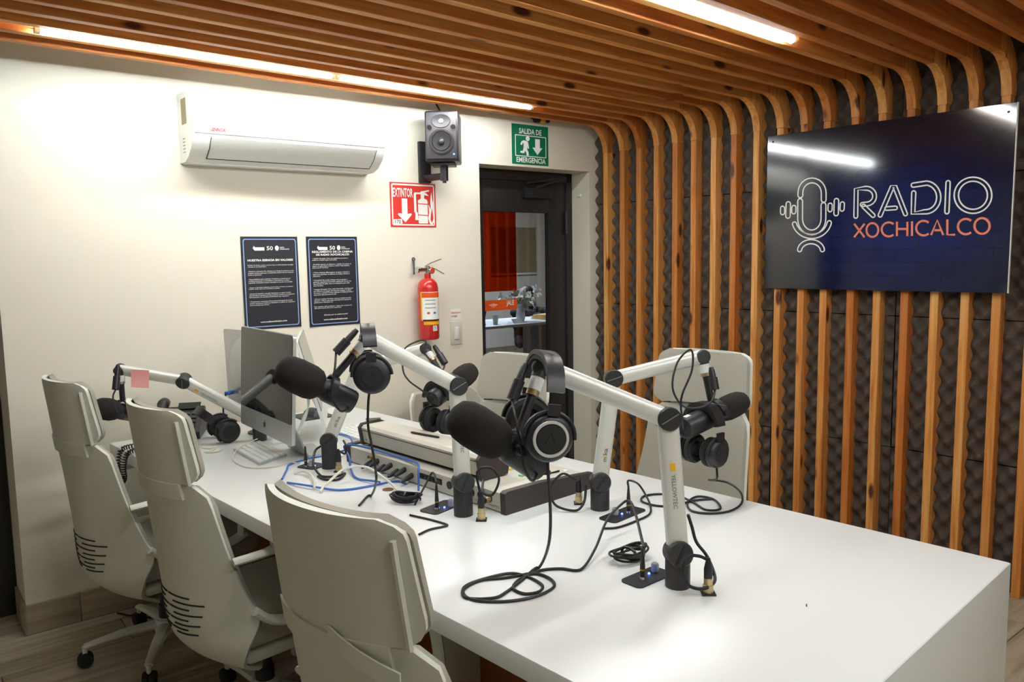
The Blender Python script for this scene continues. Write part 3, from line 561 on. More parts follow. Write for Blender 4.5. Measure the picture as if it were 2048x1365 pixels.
# ------------------------------------------------------------------ the navy sign on the slats
SX = -.014
sgn = thing('logo_sign', (SX, -1.78, 1.3), 'glossy navy panel sign reading RADIO XOCHICALCO on the slat wall', 'sign')
SY0, SY1, SZ0, SZ1 = -1.226, -2.338, 1.297, 2.066
def signmat():
    m = mat('navy_print', '#10142c', .085, spec=.8); nt = m.node_tree; N = nt.nodes.new; L = nt.links.new; b = nt.nodes['Principled BSDF']
    tc = N('ShaderNodeTexCoord'); mp = N('ShaderNodeMapping'); mp.inputs['Rotation'].default_value = (0, math.pi / 2, math.pi / 2)
    sep = N('ShaderNodeSeparateXYZ'); cmb = N('ShaderNodeCombineXYZ'); L(tc.outputs['Object'], sep.inputs[0]); L(sep.outputs['Y'], cmb.inputs['X']); L(sep.outputs['Z'], cmb.inputs['Y'])
    br = N('ShaderNodeTexBrick'); br.inputs['Scale'].default_value = 1; br.inputs['Brick Width'].default_value = .2; br.inputs['Row Height'].default_value = .062; br.inputs['Mortar Size'].default_value = .003; br.inputs['Mortar Smooth'].default_value = 1
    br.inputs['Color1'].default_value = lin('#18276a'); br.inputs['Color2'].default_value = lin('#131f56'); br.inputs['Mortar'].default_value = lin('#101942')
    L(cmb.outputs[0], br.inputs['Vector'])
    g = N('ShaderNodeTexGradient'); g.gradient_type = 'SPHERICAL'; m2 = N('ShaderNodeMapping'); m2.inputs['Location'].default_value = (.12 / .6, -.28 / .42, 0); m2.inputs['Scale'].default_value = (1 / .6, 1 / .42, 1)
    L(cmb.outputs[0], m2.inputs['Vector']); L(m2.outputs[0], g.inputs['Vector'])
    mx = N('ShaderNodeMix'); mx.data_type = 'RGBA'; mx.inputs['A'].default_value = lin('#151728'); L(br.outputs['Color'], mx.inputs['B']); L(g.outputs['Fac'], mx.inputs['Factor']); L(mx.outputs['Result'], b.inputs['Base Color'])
    return m
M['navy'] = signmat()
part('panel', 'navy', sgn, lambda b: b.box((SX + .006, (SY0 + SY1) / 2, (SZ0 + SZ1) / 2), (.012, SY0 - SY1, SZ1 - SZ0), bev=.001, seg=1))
part('edge_trim', 'print', sgn, lambda b: b.box((SX + .006, SY1 - .001, (SZ0 + SZ1) / 2), (.012, .003, SZ1 - SZ0)))
for y, z in ((SY1 + .03, SZ1 - .035), (SY0 - .03, SZ1 - .03)): part('screw', 'char', sgn, lambda b: b.lathe([(.006, 0), (.004, .002), (.001, .002)], (SX, y, z), (-1, 0, 0), 10))
def spx(cx, cy): return onx(1520 + cx / 3.1023, 180 + cy / 3.1023, SX)
def line(name, m, pts, wd, loop=False):                           # flat printed line following 2-D sign points
    P = [spx(*p) for p in pts]; k = len(P)
    def f(b):
        A, B = [], []
        for i in range(k):
            a = P[i - 1] if (loop or i) else P[0]; c = P[(i + 1) % k] if (loop or i < k - 1) else P[-1]
            t = (c - a).normalized(); n = V((0, -t.z, t.y)) * wd / 2
            A.append(P[i] + n - V((.0008, 0, 0))); B.append(P[i] - n - V((.0008, 0, 0)))
        A = b.ring(A); B = b.ring(B)
        for i in range(k if loop else k - 1):
            j = (i + 1) % k; b.bm.faces.new((A[i], A[j], B[j], B[i]))
    return part(name, m, sgn, f)
def capsule(path, r, n=6):                                        # closed outline round a thick stroke
    k = len(path); L_, R_ = [], []
    for i in range(k):
        a = V(path[max(i - 1, 0)]); c = V(path[min(i + 1, k - 1)]); t = (c - a).normalized(); nx = V((-t.y, t.x)); p = V(path[i])
        L_.append(p + nx * r); R_.append(p - nx * r)
    def cap(p, d): 
        a0 = math.atan2(d.y, d.x); return [V((p.x + r * math.cos(a0 + math.pi * (.5 - i / n)), p.y + r * math.sin(a0 + math.pi * (.5 - i / n)))) for i in range(1, n)]
    e = (V(path[-1]) - V(path[-2])).normalized(); s_ = (V(path[0]) - V(path[1])).normalized()
    return [tuple(p) for p in L_ + cap(V(path[-1]), e) + R_[::-1] + cap(V(path[0]), s_)]
WL = .0062
a2 = lambda cx, cy, rx, ry, t0, t1, n=12: arc(cx, cy, rx, t0, t1, n, ry)
for nm, path, r in (
    ('icon_line', [(253, 655)] + a2(326, 640, 73, 78, 180, 360) + [(399, 683)], 15),
    ('icon_line', [(252, 690)] + [(252, 800)] + a2(325, 800, 73, 85, 180, 0)[1:-1] + [(398, 795), (398, 715)], 15),
    ('icon_line', a2(325, 800, 113, 110, 163, 13, 16), 13),
    ('icon_line', a2(321, 1000, 72, 58, 188, 352, 14), 13),
    ('icon_bar', [(142, 735), (142, 762)], 13), ('icon_bar', [(178, 708), (176, 783)], 14), ('icon_bar', [(213, 730), (212, 757)], 13),
    ('icon_bar', [(440, 716), (439, 744)], 13), ('icon_bar', [(479, 688), (477, 768)], 14), ('icon_bar', [(516, 708), (514, 740)], 13),
    ('letter_r', [(600, 785), (602, 617), (660, 611)] + a2(665, 660, 52, 49, 280, 440, 10) + [(640, 712)], 12),
    ('letter_r', [(648, 722), (708, 780)], 12),
    ('letter_a', [(752, 778), (828, 600), (842, 599), (910, 770)], 12), ('letter_a', [(792, 737), (848, 733)], 11),
    ('letter_d', [(961, 640), (957, 765), (1030, 757)] + a2(1035, 668, 82, 89, 85, -85, 14) + [(958, 592)], 13),
    ('letter_i', [(1168, 757), (1175, 577)], 13)): line(nm, 'print', capsule(path, r), WL, True)
line('letter_o', 'print', a2(1330, 655, 117, 112, 0, 360, 40)[:-1], WL, True); line('letter_o', 'print', a2(1330, 655, 90, 87, 0, 360, 36)[:-1], WL, True)
def yb_(x): return 873 - (x - 620) * .0366
OW = .0092
def st(name, pts): line(name, 'coral', pts, OW)
def let(x0, x1, fn):
    yc = yb_((x0 + x1) / 2); h = 42 + (x0 - 585) * .0085; return fn((x0 + x1) / 2, yc, (x1 - x0) / 2, h)
let(590, 655, lambda cx, cy, r, h: (st('letter_x', [(cx - r, cy - h), (cx + r, cy + h)]), st('letter_x', [(cx + r, cy - h), (cx - r, cy + h)])))
for a, c in ((667, 741), (1340, 1434)): let(a, c, lambda cx, cy, r, h: line('letter_o', 'coral', a2(cx, cy, r, h, 0, 360, 30)[:-1], OW, True))
for a, c in ((762, 850), (977, 1070), (1237, 1335)): let(a, c, lambda cx, cy, r, h: st('letter_c', a2(cx, cy, r, h, 48, 312, 20)))
let(857, 922, lambda cx, cy, r, h: (st('letter_h', [(cx - r, cy - h), (cx - r, cy + h)]), st('letter_h', [(cx + r, cy - h), (cx + r, cy + h)]), st('letter_h', [(cx - r, cy), (cx + r, cy)])))
let(944, 958, lambda cx, cy, r, h: st('letter_i', [(cx, cy - h), (cx, cy + h)]))
let(1070, 1146, lambda cx, cy, r, h: (st('letter_a', [(cx - r, cy + h), (cx, cy - h), (cx + r, cy + h)]), st('letter_a', [(cx - r * .45, cy + h * .35), (cx + r * .55, cy + h * .35)])))
let(1171, 1220, lambda cx, cy, r, h: st('letter_l', [(cx - r, cy - h), (cx - r, cy + h), (cx + r, cy + h)]))
sgn.rotation_euler = (0, .008, -.015); sgn.location.x -= .013
# ------------------------------------------------------------------ the table
X1, X0, YT = -1.6721, -2.7799, -2.8347
RT = Matrix.Rotation(TA, 3, 'Z')
def tp(x, y, z): 
    d = RT @ V((x - X1, y - YT, 0)); return V((X1 + d.x, YT + d.y, z))
tl = thing('table', tp((X0 + X1) / 2, (YT + .1) / 2, 0), 'long white conference table reaching from the white wall', 'table')
TL = 2.975
def tbox(b, x0, x1, y0, y1, z0, z1, bev=.004): b.box(tp((x0 + x1) / 2, (y0 + y1) / 2, (z0 + z1) / 2), (x1 - x0, y1 - y0, z1 - z0), RT, bev)
part('table_top', 'table', tl, lambda b: tbox(b, X0, X1, YT, YT + TL - .04, .702, .75))
part('end_panel', 'table', tl, lambda b: tbox(b, X0 - .0004, X1 + .0004, YT - .0008, YT + .05, 0, .7485, .002))
part('modesty_panel', 'brownpanel', tl, lambda b: tbox(b, X0 + .52, X0 + .545, YT + .05, YT + TL - .1, .05, .7025))
for y in (YT + 1.23, YT + 2.12): part('support', 'table', tl, lambda b: tbox(b, X0 + .36, X0 + .52, y, y + .03, 0, .7025))
part('bottom_shelf', 'ply', tl, lambda b: tbox(b, X0 + .36, X1 - .43, YT + .05, YT + TL - .1, .1, .125))
part('table_leg', 'table', tl, lambda b: tbox(b, X0 + .14, X1 - .05, YT + TL - .1, YT + TL - .06, 0, .7025))
tag(part('crumb', 'inkblk', None, lambda b: b.box(onz(1613, 1212) + UP * .0008, (.009, .002, .0016), Matrix.Rotation(.5, 3, 'Z'))), 'tiny black speck lying on the white table top', 'speck')
tag(part('wood_disc', 'brownpanel', None, lambda b: b.lathe([(.018, 0), (.018, .0015), (.001, .0015)], onz(776, 980), UP, 18)), 'small brown round sticker on the table beside the mixer', 'disc')
# ------------------------------------------------------------------ chairs
CC = [(-.345, 1.10), (-.322, .89), (-.302, .70), (-.289, .55), (-.28, .43), (-.245, .35), (-.16, .287), (-.04, .268)]
EE = [(-.29, 1.10, .194), (-.252, .89, .212), (-.203, .68, .228), (-.162, .55, .244), (-.135, .475, .258), (-.168, .395, .248), (-.165, .325, .21), (-.10, .275, .165)]
def lerp_list(L_, t):
    x = t * (len(L_) - 1); i = min(int(x), len(L_) - 2); f = x - i; a, b = L_[i], L_[i + 1]
    p = L_[max(i - 1, 0)]; n = L_[min(i + 2, len(L_) - 1)]
    return [.5 * (2 * a[k] + (b[k] - p[k]) * f + (2 * p[k] - 5 * a[k] + 4 * b[k] - n[k]) * f * f + (3 * a[k] - p[k] - 3 * b[k] + n[k]) * f ** 3) for k in range(len(a))]
def back(t, s, off=0, wk=1.0):                                     # t 0 top .. 1 under the seat, s -1..1 across
    c = lerp_list(CC, t); e = lerp_list(EE, t); k = abs(s) ** 2.2
    hw_ = e[2] * wk
    z = t * 7
    if z < .2: hw_ *= 1 - .07 * (1 - z / .2) ** 2.5
    return V((c[0] + (e[0] - c[0]) * k + off, hw_ * s, c[1] + (e[1] - c[1]) * k))
def sheet(fn, nu, nv, th):                                        # thick curved sheet with closed rim
    def f(b):
        P = [[V(fn(i / nu, j / nv * 2 - 1)) for j in range(nv + 1)] for i in range(nu + 1)]
        def nrm(i, j):
            a = P[min(i + 1, nu)][j] - P[max(i - 1, 0)][j]; c = P[i][min(j + 1, nv)] - P[i][max(j - 1, 0)]
            n = a.cross(c); return n.normalized() if n.length > 1e-9 else V((1, 0, 0))
        A = [[b.bm.verts.new(P[i][j]) for j in range(nv + 1)] for i in range(nu + 1)]
        B = [[b.bm.verts.new(P[i][j] + nrm(i, j) * th) for j in range(nv + 1)] for i in range(nu + 1)]
        for i in range(nu):
            for j in range(nv):
                b.bm.faces.new((A[i][j], A[i + 1][j], A[i + 1][j + 1], A[i][j + 1])); b.bm.faces.new((B[i][j], B[i][j + 1], B[i + 1][j + 1], B[i + 1][j]))
        rim = [(i, 0) for i in range(nu + 1)] + [(nu, j) for j in range(1, nv + 1)] + [(i, nv) for i in range(nu - 1, -1, -1)] + [(0, j) for j in range(nv - 1, 0, -1)]
        for (a, c), (d, e) in zip(rim, rim[1:] + rim[:1]): b.bm.faces.new((A[a][c], A[d][e], B[d][e], B[a][c]))
    return f
def rc(t, s, t0, t1, r):                                          # narrow the sheet near both ends: rounded corners
    d = min(t - t0, t1 - t) * 7
    return s * (1 - .16 * (1 - d / r) ** 2.6) if d < r else s
def make_chair(head=True):
    t = thing('office_chair', (0, 0, 0), 'x', 'chair'); K = dict(local=True)
    H1 = 1.0 / 7
    if head:
        hs = part('headrest_shell', 'shell', t, sheet(lambda i, s: back(i * H1 * 1.0, rc(i * H1, s, 0, H1, .22), -.006), 14, 20, .013), **K)
        part('headrest_tab', 'shell', hs, sheet(lambda i, s: back(H1 + i * .032, s * .72, -.010), 4, 14, .010), **K)
        part('headrest_rib', 'shell', hs, lambda b: [b.tube([back(H1 * (.2 + .16 * k), y * (.93 - .05 * k / 5), -.012) for k in range(6)], .006, 6) for y in (-1,)], **K)
        part('headrest_pad', 'fabric', t, sheet(lambda i, s: back(.006 + i * (H1 - .010), rc(i * H1, s, 0, H1, .22) * .985, .010 + .012 * (1 - abs(s) ** 3)), 14, 20, .014), **K)
    t0 = H1 + .004
    sh = part('back_shell', 'shell', t, sheet(lambda i, s: back(t0 + i * (1 - t0), rc(t0 + i * (1 - t0), s, t0, 1.4, .25)), 40, 24, .012), **K)
    part('back_pad', 'fabric', t, sheet(lambda i, s: back(t0 + .006 + i * (.60 - t0), rc(t0 + i * (.60 - t0), s, t0, 1.4, .25) * .975, .014 + .012 * (1 - abs(s) ** 3)), 24, 20, .014), **K)
    for i in range(8):
        a, c = ((.02, .42), (.12, .62))[i % 2]; zt = .445 + .021 * i
        for m_ in (1, -1): part('vent_slot', 'inkblk', sh, lambda b: b.tube([back(zt, m_ * (a + (c - a) * k / 8) * (1 - .04 * i), -.0006) for k in range(9)], .0026, 6), **K)
    part('seat_cushion', 'fabric', t, lambda b: b.box((.06, 0, .415), (.46, .455, .09), bev=.036, seg=4), **K)
    part('seat_pan', 'shell', t, lambda b: b.box((.05, 0, .335), (.4, .40, .04), bev=.018, seg=3), **K)
    for s in (-1, 1):
        part('side_rail', 'shell', t, lambda b: b.tube(smooth([(-.145, s * .252, .505), (-.10, s * .262, .468), (-.03, s * .268, .452), (.06, s * .268, .45), (.14, s * .262, .455), (.2, s * .255, .47)]), .030, 12, rb=.013, side=V((0, 1, 0))), **K)
        part('armrest', 'shell', t, lambda b: b.tube(smooth([(-.2, s * .252, .665), (-.1, s * .27, .674), (.02, s * .278, .68), (.12, s * .276, .672), (.17, s * .272, .63), (.185, s * .266, .55), (.185, s * .26, .46)]), .019, 10, rb=.011, side=V((0, 1, 0))), **K)
    part('mechanism', 'black', t, lambda b: b.box((0, 0, .295), (.22, .16, .05), bev=.012), **K)
    part('gas_column', 'black', t, lambda b: (b.lathe([(.03, .1), (.03, .19), (.024, .192), (.024, .28)], (0, 0, 0), UP, 20)), **K)
    bs = part('star_base', 'shell', t, lambda b: b.lathe([(.045, .075), (.05, .09), (.045, .125), (.032, .13)], (0, 0, 0), UP, 20), **K)
    for k in range(5):
        a = 2 * math.pi * k / 5 + 2.83; d = V((math.cos(a), math.sin(a), 0)); sd = V((-d.y, d.x, 0))
        part('base_leg', 'shell', bs, lambda b: b.tube([d * .03 + UP * .105, d * .16 + UP * .098, d * .285 + UP * .078], .026, 8, rb=.016, side=sd, taper=[1, .85, .6]), **K)
        cs = part('caster', 'rubber', t, lambda b: [b.lathe([(.012, -.010), (.0255, -.009), (.0275, 0), (.0255, .009), (.012, .010)], d * .285 + UP * .0275 + sd * o_, sd, 18) for o_ in (-.012, .012)], **K)
        part('caster_ring', 'white', cs, lambda b: b.lathe([(.017, 0), (.0195, .001), (.0195, -.001), (.017, -.0012)], d * .285 + UP * .0275 - sd * .0225, sd, 18), **K)
        part('caster_stem', 'shell', cs, lambda b: b.cyl(d * .285 + UP * .05, d * .285 + UP * .08, .009, n=10), **K)
    return t
CH = {}
def put(src, name_label, top, ang, zt, group=None):
    """top: middle of the headrest's upper edge on the ground plan; ang: facing direction"""
    o = copy_tree(src) if src in CH.values() and src.get('used') else src
    src['used'] = 1
    if 'used' in o and o is not src: del o['used']
    f = V((math.cos(ang), math.sin(ang), 0)); o.location = V((top[0], top[1], 0)) + f * .29; o.rotation_euler = (0, 0, ang); o.scale = (1, 1, 1)
    o['label'] = name_label; o['category'] = 'chair'; o['group'] = 'white office chairs round the table'
    dz = zt - 1.10
    if abs(dz) > .001:
        for ch in o.children:
            if ch.name.split('.')[0] not in ('star_base', 'caster'): ch.location.z += dz
    return o
CH['a'] = make_chair()
put(CH['a'], 'white high-back office chair at the table, beside the white wall and desk phone', (-3.068, -.345), .077, 1.09)
put(CH['a'], 'white high-back office chair at the table, between the two other chairs on its side', (-2.992, -1.03), .047, 1.09)
c3 = put(CH['a'], 'white high-back office chair with a loose bracket at its headrest, beside the coiled headphone cord', (-3.098, -2.225), .106, 1.10)
CH_R = put(CH['a'], 'white high-back office chair between the table and the slats', (-1.18, -1.655), math.pi + .07, 1.12)
CH_F = put(CH['a'], 'white high-back office chair in front of the black door', (-1.455, -.885), math.pi + .07, 1.07)
for o_ in (CH_R, CH_F):
    for ch in list(o_.children):
        if ch.name.split('.')[0] == 'armrest': bpy.data.objects.remove(ch)
CH['b'] = make_chair(False)
put(CH['b'], 'white chair without headrest standing against the white wall behind the mixer', (-1.275, -.085), -math.pi / 2 - .06, 1.01)
for ch in list(CH['b'].children):
    if ch.name.split('.')[0] == 'armrest': bpy.data.objects.remove(ch)
# loose strap on the headrest of the nearest chair
def hb(b):
    m = frame(c3)
    b.strip([m @ (back(.15, -.2 - .16 * k, -.012) + V((-.003 * k, 0, -.012 * k))) for k in range(5)], UP * .03, .004)
part('headrest_bracket', 'shell', c3, hb)
for o in list(bpy.data.objects):
    if 'used' in o: del o['used']
# ------------------------------------------------------------------ microphone arms
def ell(b, p0, p1, ra, rb, side, n=18, pw=.6):                    # straight bar with a rounded flat section
    a = (V(p1) - V(p0)).normalized(); u = (V(side) - a * V(side).dot(a)).normalized(); v = a.cross(u); R_ = []
    for p in (p0, p1):
        R_.append(b.ring([V(p) + u * ra * math.copysign(abs(math.cos(t)) ** pw, math.cos(t)) + v * rb * math.copysign(abs(math.sin(t)) ** pw, math.sin(t)) for t in [2 * math.pi * i / n for i in range(n)]]))
    b.skin(R_)
def mic_arm(label, base, knuckle, elbow, tip, dd=(0, 0, 0), word='YELLOWTEC', wpos=.5):
    B = onz(*base); d = depth(B); K = pd(*knuckle, d + dd[0]); E_ = pd(*elbow, d + dd[1]); T_ = pd(*tip, d + dd[2])
    K = V((B.x, B.y, K.z))
    n = (E_ - K).cross(T_ - E_).normalized()
    if n.dot(CAM - E_) < 0: n = -n
    t = thing('microphone_stand', B, label, 'microphone arm', group='microphone arms on the table')
    bs = part('base', 'char', t, lambda b: b.lathe([(.0275, 0), (.0275, K.z - B.z), (.022, K.z - B.z + .008), (.001, K.z - B.z + .01)], B, UP, 28))
    kn = part('knuckle', 'char', t, lambda b: b.lathe([(.026, -.024), (.029, -.02), (.029, .022), (.026, .026), (.001, .026)], K, n, 28))
    up1 = (E_ - K).normalized(); sd1 = up1.cross(n).normalized()
    part('knuckle_slot', 'black', kn, lambda b: b.box(K + n * .0262, (.006, .0025, .046), Matrix((sd1, n, up1)).transposed() @ Matrix.Rotation(.5, 3, 'Y')))
    lo = part('lower_tube', 'alu', t, lambda b: ell(b, K + up1 * .02, E_, .0235, .0155, sd1))
    ej = part('elbow_joint', 'black', t, lambda b: b.lathe([(.024, -.022), (.0265, -.018), (.0265, .02), (.024, .023), (.001, .023)], E_, n, 28))
    part('elbow_slot', 'grey', ej, lambda b: b.box(E_ + n * .0231, (.0022, .0016, .044), Matrix((sd1, n, up1)).transposed() @ Matrix.Rotation(1.1, 3, 'Y')))
    up2 = (T_ - E_).normalized(); sd2 = up2.cross(n).normalized()
    part('upper_tube', 'alu', t, lambda b: ell(b, E_ + up2 * .01, T_, .0215, .0165, sd2, pw=.8))
    part('end_joint', 'char', t, lambda b: b.lathe([(.019, -.017), (.021, -.014), (.021, .015), (.018, .018), (.001, .018)], T_, n, 24))
    L_ = (E_ - K).length; c = K + up1 * L_ * wpos + n * .0158
    sgn_ = 1 if sd1.dot(RM @ V((1, 0, 0))) > 0 else -1
    rx = sd1 * sgn_                                               # to the right as seen
    if word == 'YELLOWTEC':
        text('lettering', word, 'grey', lo, c + up1 * .05 - rx * .006, -up1, rx, w=.075, h=.010, bold=.01)
        part('logo', 'yellow', lo, lambda b: b.prism([c + up1 * .058 + rx * -.007, c + up1 * .058 + rx * .005, c + up1 * .074 + rx * .005, c + up1 * .074 - rx * .007], n * .0004))
    else:
        text('lettering', 'm', 'grey', lo, c + rx * .008 - up1 * .0, up1, -rx, w=.013, h=.0085, bold=.02); text('lettering', 'ka', 'grey', lo, c + rx * .008 + up1 * .019, up1, -rx, w=.02, h=.012, bold=.02)
        text('lettering', '!', 'yellow', lo, c + rx * .008 + up1 * .0145, up1, -rx, w=.003, h=.013, bold=.02)
    return t, B, K, E_, T_, n
G_MIC = 'studio microphones'
def microphone(label, tip, td, tail, ad, foam=.0465, flen=.55, mount=None):
    A = pd(*tip, td); Z = pd(*tail, ad); ax = (Z - A).normalized(); L_ = (Z - A).length
    t = thing('microphone', (A + Z) / 2, label, 'microphone', group=G_MIC); fl_ = L_ * flen
    k = foam
    part('windscreen', 'wfoam', t, lambda b: b.lathe([(.001, 0), (k * .45, .003), (k * .75, .012), (k * .93, .03), (k, .055), (k, fl_ - .03), (k * .9, fl_ - .010), (k * .72, fl_), (.001, fl_)], A, ax, 36))
    bd = part('body', 'black', t, lambda b: b.lathe([(.027, fl_ - .01), (.028, fl_ + .012), (.0315, fl_ + .018), (.0325, fl_ + .03), (.0325, L_ - .006), (.030, L_), (.026, L_ + .001), (.024, L_ - .004), (.001, L_ - .004)], A, ax, 32))
    part('name_plate', 'print', bd, lambda b: b.box(A + ax * (L_ - .012) + UP * .0325, (.014, .02, .001), ax.to_track_quat('Y', 'Z').to_matrix(), 0))
    piv = A + ax * (fl_ + .025)
    m_ = mount if mount is not None else piv + UP * .1
    up = (m_ - piv).normalized(); sd = ax.cross(up).normalized(); up = sd.cross(ax).normalized()
    def yoke(b):
        pts = [piv + (sd * math.cos(a) + up * math.sin(a)) * .042 for a in [math.pi * i / 12 for i in range(13)]]
        b.strip(pts, ax * .022, .005)
    yk_ = part('yoke', 'black', t, yoke)
    for s in (-1, 1): part('yoke_knob', 'black', yk_, lambda b: b.cyl(piv + sd * s * .03, piv + sd * s * .05, .0125, n=18))
    top = piv + up * .044
    part('mount_stem', 'black', t, lambda b: b.tube([top, top + (m_ - top) * .55], .0105, 12)); part('thread_ring', 'nickel', t, lambda b: b.cyl(top + (m_ - top) * .55, top + (m_ - top) * .63, .0145, n=18)); part('adapter', 'white', t, lambda b: b.cyl(top + (m_ - top) * .63, top + (m_ - top) * .85, .0155, n=20)); part('swivel', 'char', t, lambda b: b.cyl(top + (m_ - top) * .83, m_, .0165, n=20))
    return t, A, Z, piv, m_
def plug_lead(label, p0, p1, via, endp, m='bcable'):               # XLR plug beside the joint plus thin lead into the mic
    t = thing('microphone_cable', p0, label, 'cable', group='microphone leads')
    d = (p1 - p0).normalized(); Ln = (p1 - p0).length
    part('plug', 'black', t, lambda b: b.lathe([(.006, 0), (.0085, .01), (.0095, Ln * .45), (.0125, Ln * .47), (.0125, Ln), (.001, Ln)], p0, d, 18))
    part('lead', m, t, lambda b: b.tube(smooth([p1] + via + [endp]), .003, 8)); return t
G_HP = 'studio headphones'
def headphones(label, N_, F_, top, ring=None, cr=.046, logo=None):
    N_, F_, top = V(N_), V(F_), V(top); A = (N_ - F_).normalized(); mid = (N_ + F_) / 2; U = (top - mid); U = (U - A * U.dot(A)); h = U.length; U.normalize(); Wd = A.cross(U); a = (N_ - F_).length / 2 + .012
    t = thing('headphones', mid, label, 'headphones', group=G_HP)
    pts = [mid + A * a * math.copysign(abs(math.cos(q)) ** .75, math.cos(q)) + U * (h * .36 + h * .64 * math.sin(q) ** .9) for q in [math.pi * i / 20 for i in range(21)]]
    bd = part('headband', 'black', t, lambda b: b.strip(pts[2:-2], Wd * .036, .011)); part('band_pad', 'blackm', bd, lambda b: b.strip([p - U * .009 for p in pts[5:-5]], Wd * .033, .012))
    for s, c in ((1, N_), (-1, F_)):
        o = A * s
        def cup(b): b.lathe([(cr * .8, -.012), (cr, -.008), (cr, .004), (cr * .9, .012), (cr * .74, .016), (.001, .016)], c, o, 32)
        cu = part('ear_cup', 'black', t, cup)
        part('ear_pad', 'blackm', cu, lambda b: b.lathe([(cr * .55, -.014), (cr * .6, -.03), (cr * .85, -.034), (cr * 1.02, -.026), (cr * 1.02, -.014), (cr * .9, -.010)], c, o, 32))
        part('cup_disc', 'blackm', cu, lambda b: b.lathe([(cr * .6, .0155), (cr * .58, .018), (.001, .0185)], c, o, 28))
        if ring: part('cup_ring', ring, cu, lambda b: b.lathe([(cr * .62, .0155), (cr * .64, .0185), (cr * .74, .0185), (cr * .76, .0150)], c, o, 36))
        e = mid + A * s * a + U * h * .36
        part('yoke', 'black', t, lambda b: (b.strip([e + U * .012, e - U * .01, c + U * cr * 1.06 + o * .006], Wd * .026, .009)))
        part('fork', 'black', cu, lambda b: b.tube([c + o * .002 + (Wd * math.cos(q) + U * math.sin(q)) * cr * 1.07 for q in [math.pi * i / 14 for i in range(15)]], .0045, 8))
        if s == 1:
            part('cup_mark', 'char', cu, lambda b: b.tube([c + o * .0186 + (Wd * x + U * y) * cr for x, y in ((-.2, -.2), (0, .25), (.2, -.2))], .0011, 5))
    if logo: text('band_lettering', logo, 'grey', bd, pts[9] + U * .006 - A * .0 + Wd * .004, A, -Wd, w=.06, h=.012, bold=.01)
    return t
# arm 1, in front
t1, B1, K1, E1, T1, n1 = mic_arm('silver microphone arm lettered YELLOWTEC, holding the mic under the white-ringed headphones', (1355, 1172), (1356, 1103), (1335, 838), (1083, 735), (0, 0, -.02), wpos=.42)
m1, A_, Z_, pv, mt = microphone('black broadcast mic with big foam cover under the white-ringed headphones', (905, 826), 1.60, (1080, 936), 1.70, mount=T1 - UP * .0)
plug_lead('black lead from the plug above to the mic under the white-ringed headphones', pd(1052, 728, 1.70), pd(1024, 800, 1.68), [pd(1030, 830, 1.62), pd(1040, 885, 1.60), pd(1050, 940, 1.60), pd(1066, 962, 1.63)], Z_)
headphones('black headphones with white-ringed cups hung on the front microphone arm', pd(1098, 876, 1.59), pd(1052, 838, 1.79), T1 + UP * .0355, ring='alu', cr=.050, logo='audio-technica')
# arm 2
t2, B2, K2, E2, T2, n2 = mic_arm('silver microphone arm lettered YELLOWTEC standing between the chairs and the mixer', (927, 1030), (926, 963), (914, 773), (735, 676), (0, 0, -.09), wpos=.40)
m2, A_, Z_, pv, mt = microphone('black broadcast mic with big foam cover in front of the computer screen', (554, 733), 2.04, (706, 806), 2.14, mount=T2)
plug_lead('black lead from the plug to the mic in front of the computer screen', pd(714, 660, 2.11), pd(672, 706, 2.09), [pd(670, 735, 2.06), pd(664, 790, 2.05), pd(680, 822, 2.06)], pd(698, 818, 2.11))
headphones('plain black headphones hung on the arm in front of the posters', pd(744, 752, 2.05), pd(738, 742, 2.245), T2 + UP * .0355, cr=.048, logo='audio-technica')
# arm 3
t3, B3, K3, E3, T3, n3 = mic_arm('silver microphone arm lettered mika beside the grey mixer end, in front of the slats', (1200, 1018), (1199, 962), (1226, 758), (1404, 714), (0, 0, .02), word='mika', wpos=.2)
m3, A_, Z_, pv, mt = microphone('black mic with small foam cover in front of the chair by the slats', (1490, 800), 2.38, (1368, 858), 2.22, foam=.037, flen=.42, mount=T3)
def hang(A0_, Z0_, k, dx=.05, dz=.09):                            # cups either side below a mic body
    Q = A0_ + (Z0_ - A0_) * k; ax = (Z0_ - A0_); p = V((ax.y, -ax.x, 0)).normalized()
    if p.dot(CAM - Q) < 0: p = -p
    return Q + p * dx - UP * dz, Q - p * dx - UP * dz, Q + UP * .0465
H3 = hang(A_, Z_, .70)
plug_lead('black looped lead on the mic in front of the chair by the slats', pd(1422, 735, 2.25), pd(1430, 780, 2.24), [pd(1424, 802, 2.22), pd(1400, 816, 2.19), pd(1365, 812, 2.18), pd(1345, 775, 2.18), pd(1355, 725, 2.2), pd(1382, 700, 2.2), pd(1384, 740, 2.19), pd(1362, 800, 2.18)], Z_)
headphones('plain black headphones hanging below the mic by the slats', *H3, cr=.042, logo='audio-technica')
# arm 4
t4, B4, K4, E4, T4, n4 = mic_arm('silver microphone arm lettered mika, its base beside the keyboard', (660, 936), (661, 880), (717, 738), (851, 698), (0, 0, .02), word='mika', wpos=.2)
m4, A_, Z_, pv, mt = microphone('black mic with small foam cover in front of the light switch', (948, 738), 2.84, (866, 800), 2.68, foam=.040, flen=.45, mount=T4)
H4 = hang(A_, Z_, .86)
plug_lead('black looped lead on the mic in front of the light switch', pd(868, 692, 2.74), pd(890, 728, 2.72), [pd(884, 740, 2.70), pd(862, 722, 2.69), pd(846, 700, 2.69), pd(852, 684, 2.70), pd(838, 682, 2.70), pd(808, 700, 2.68), pd(806, 740, 2.67), pd(818, 762, 2.66), pd(842, 780, 2.65)], Z_)
headphones('plain black headphones below the mic in front of the light switch', *H4, cr=.042)
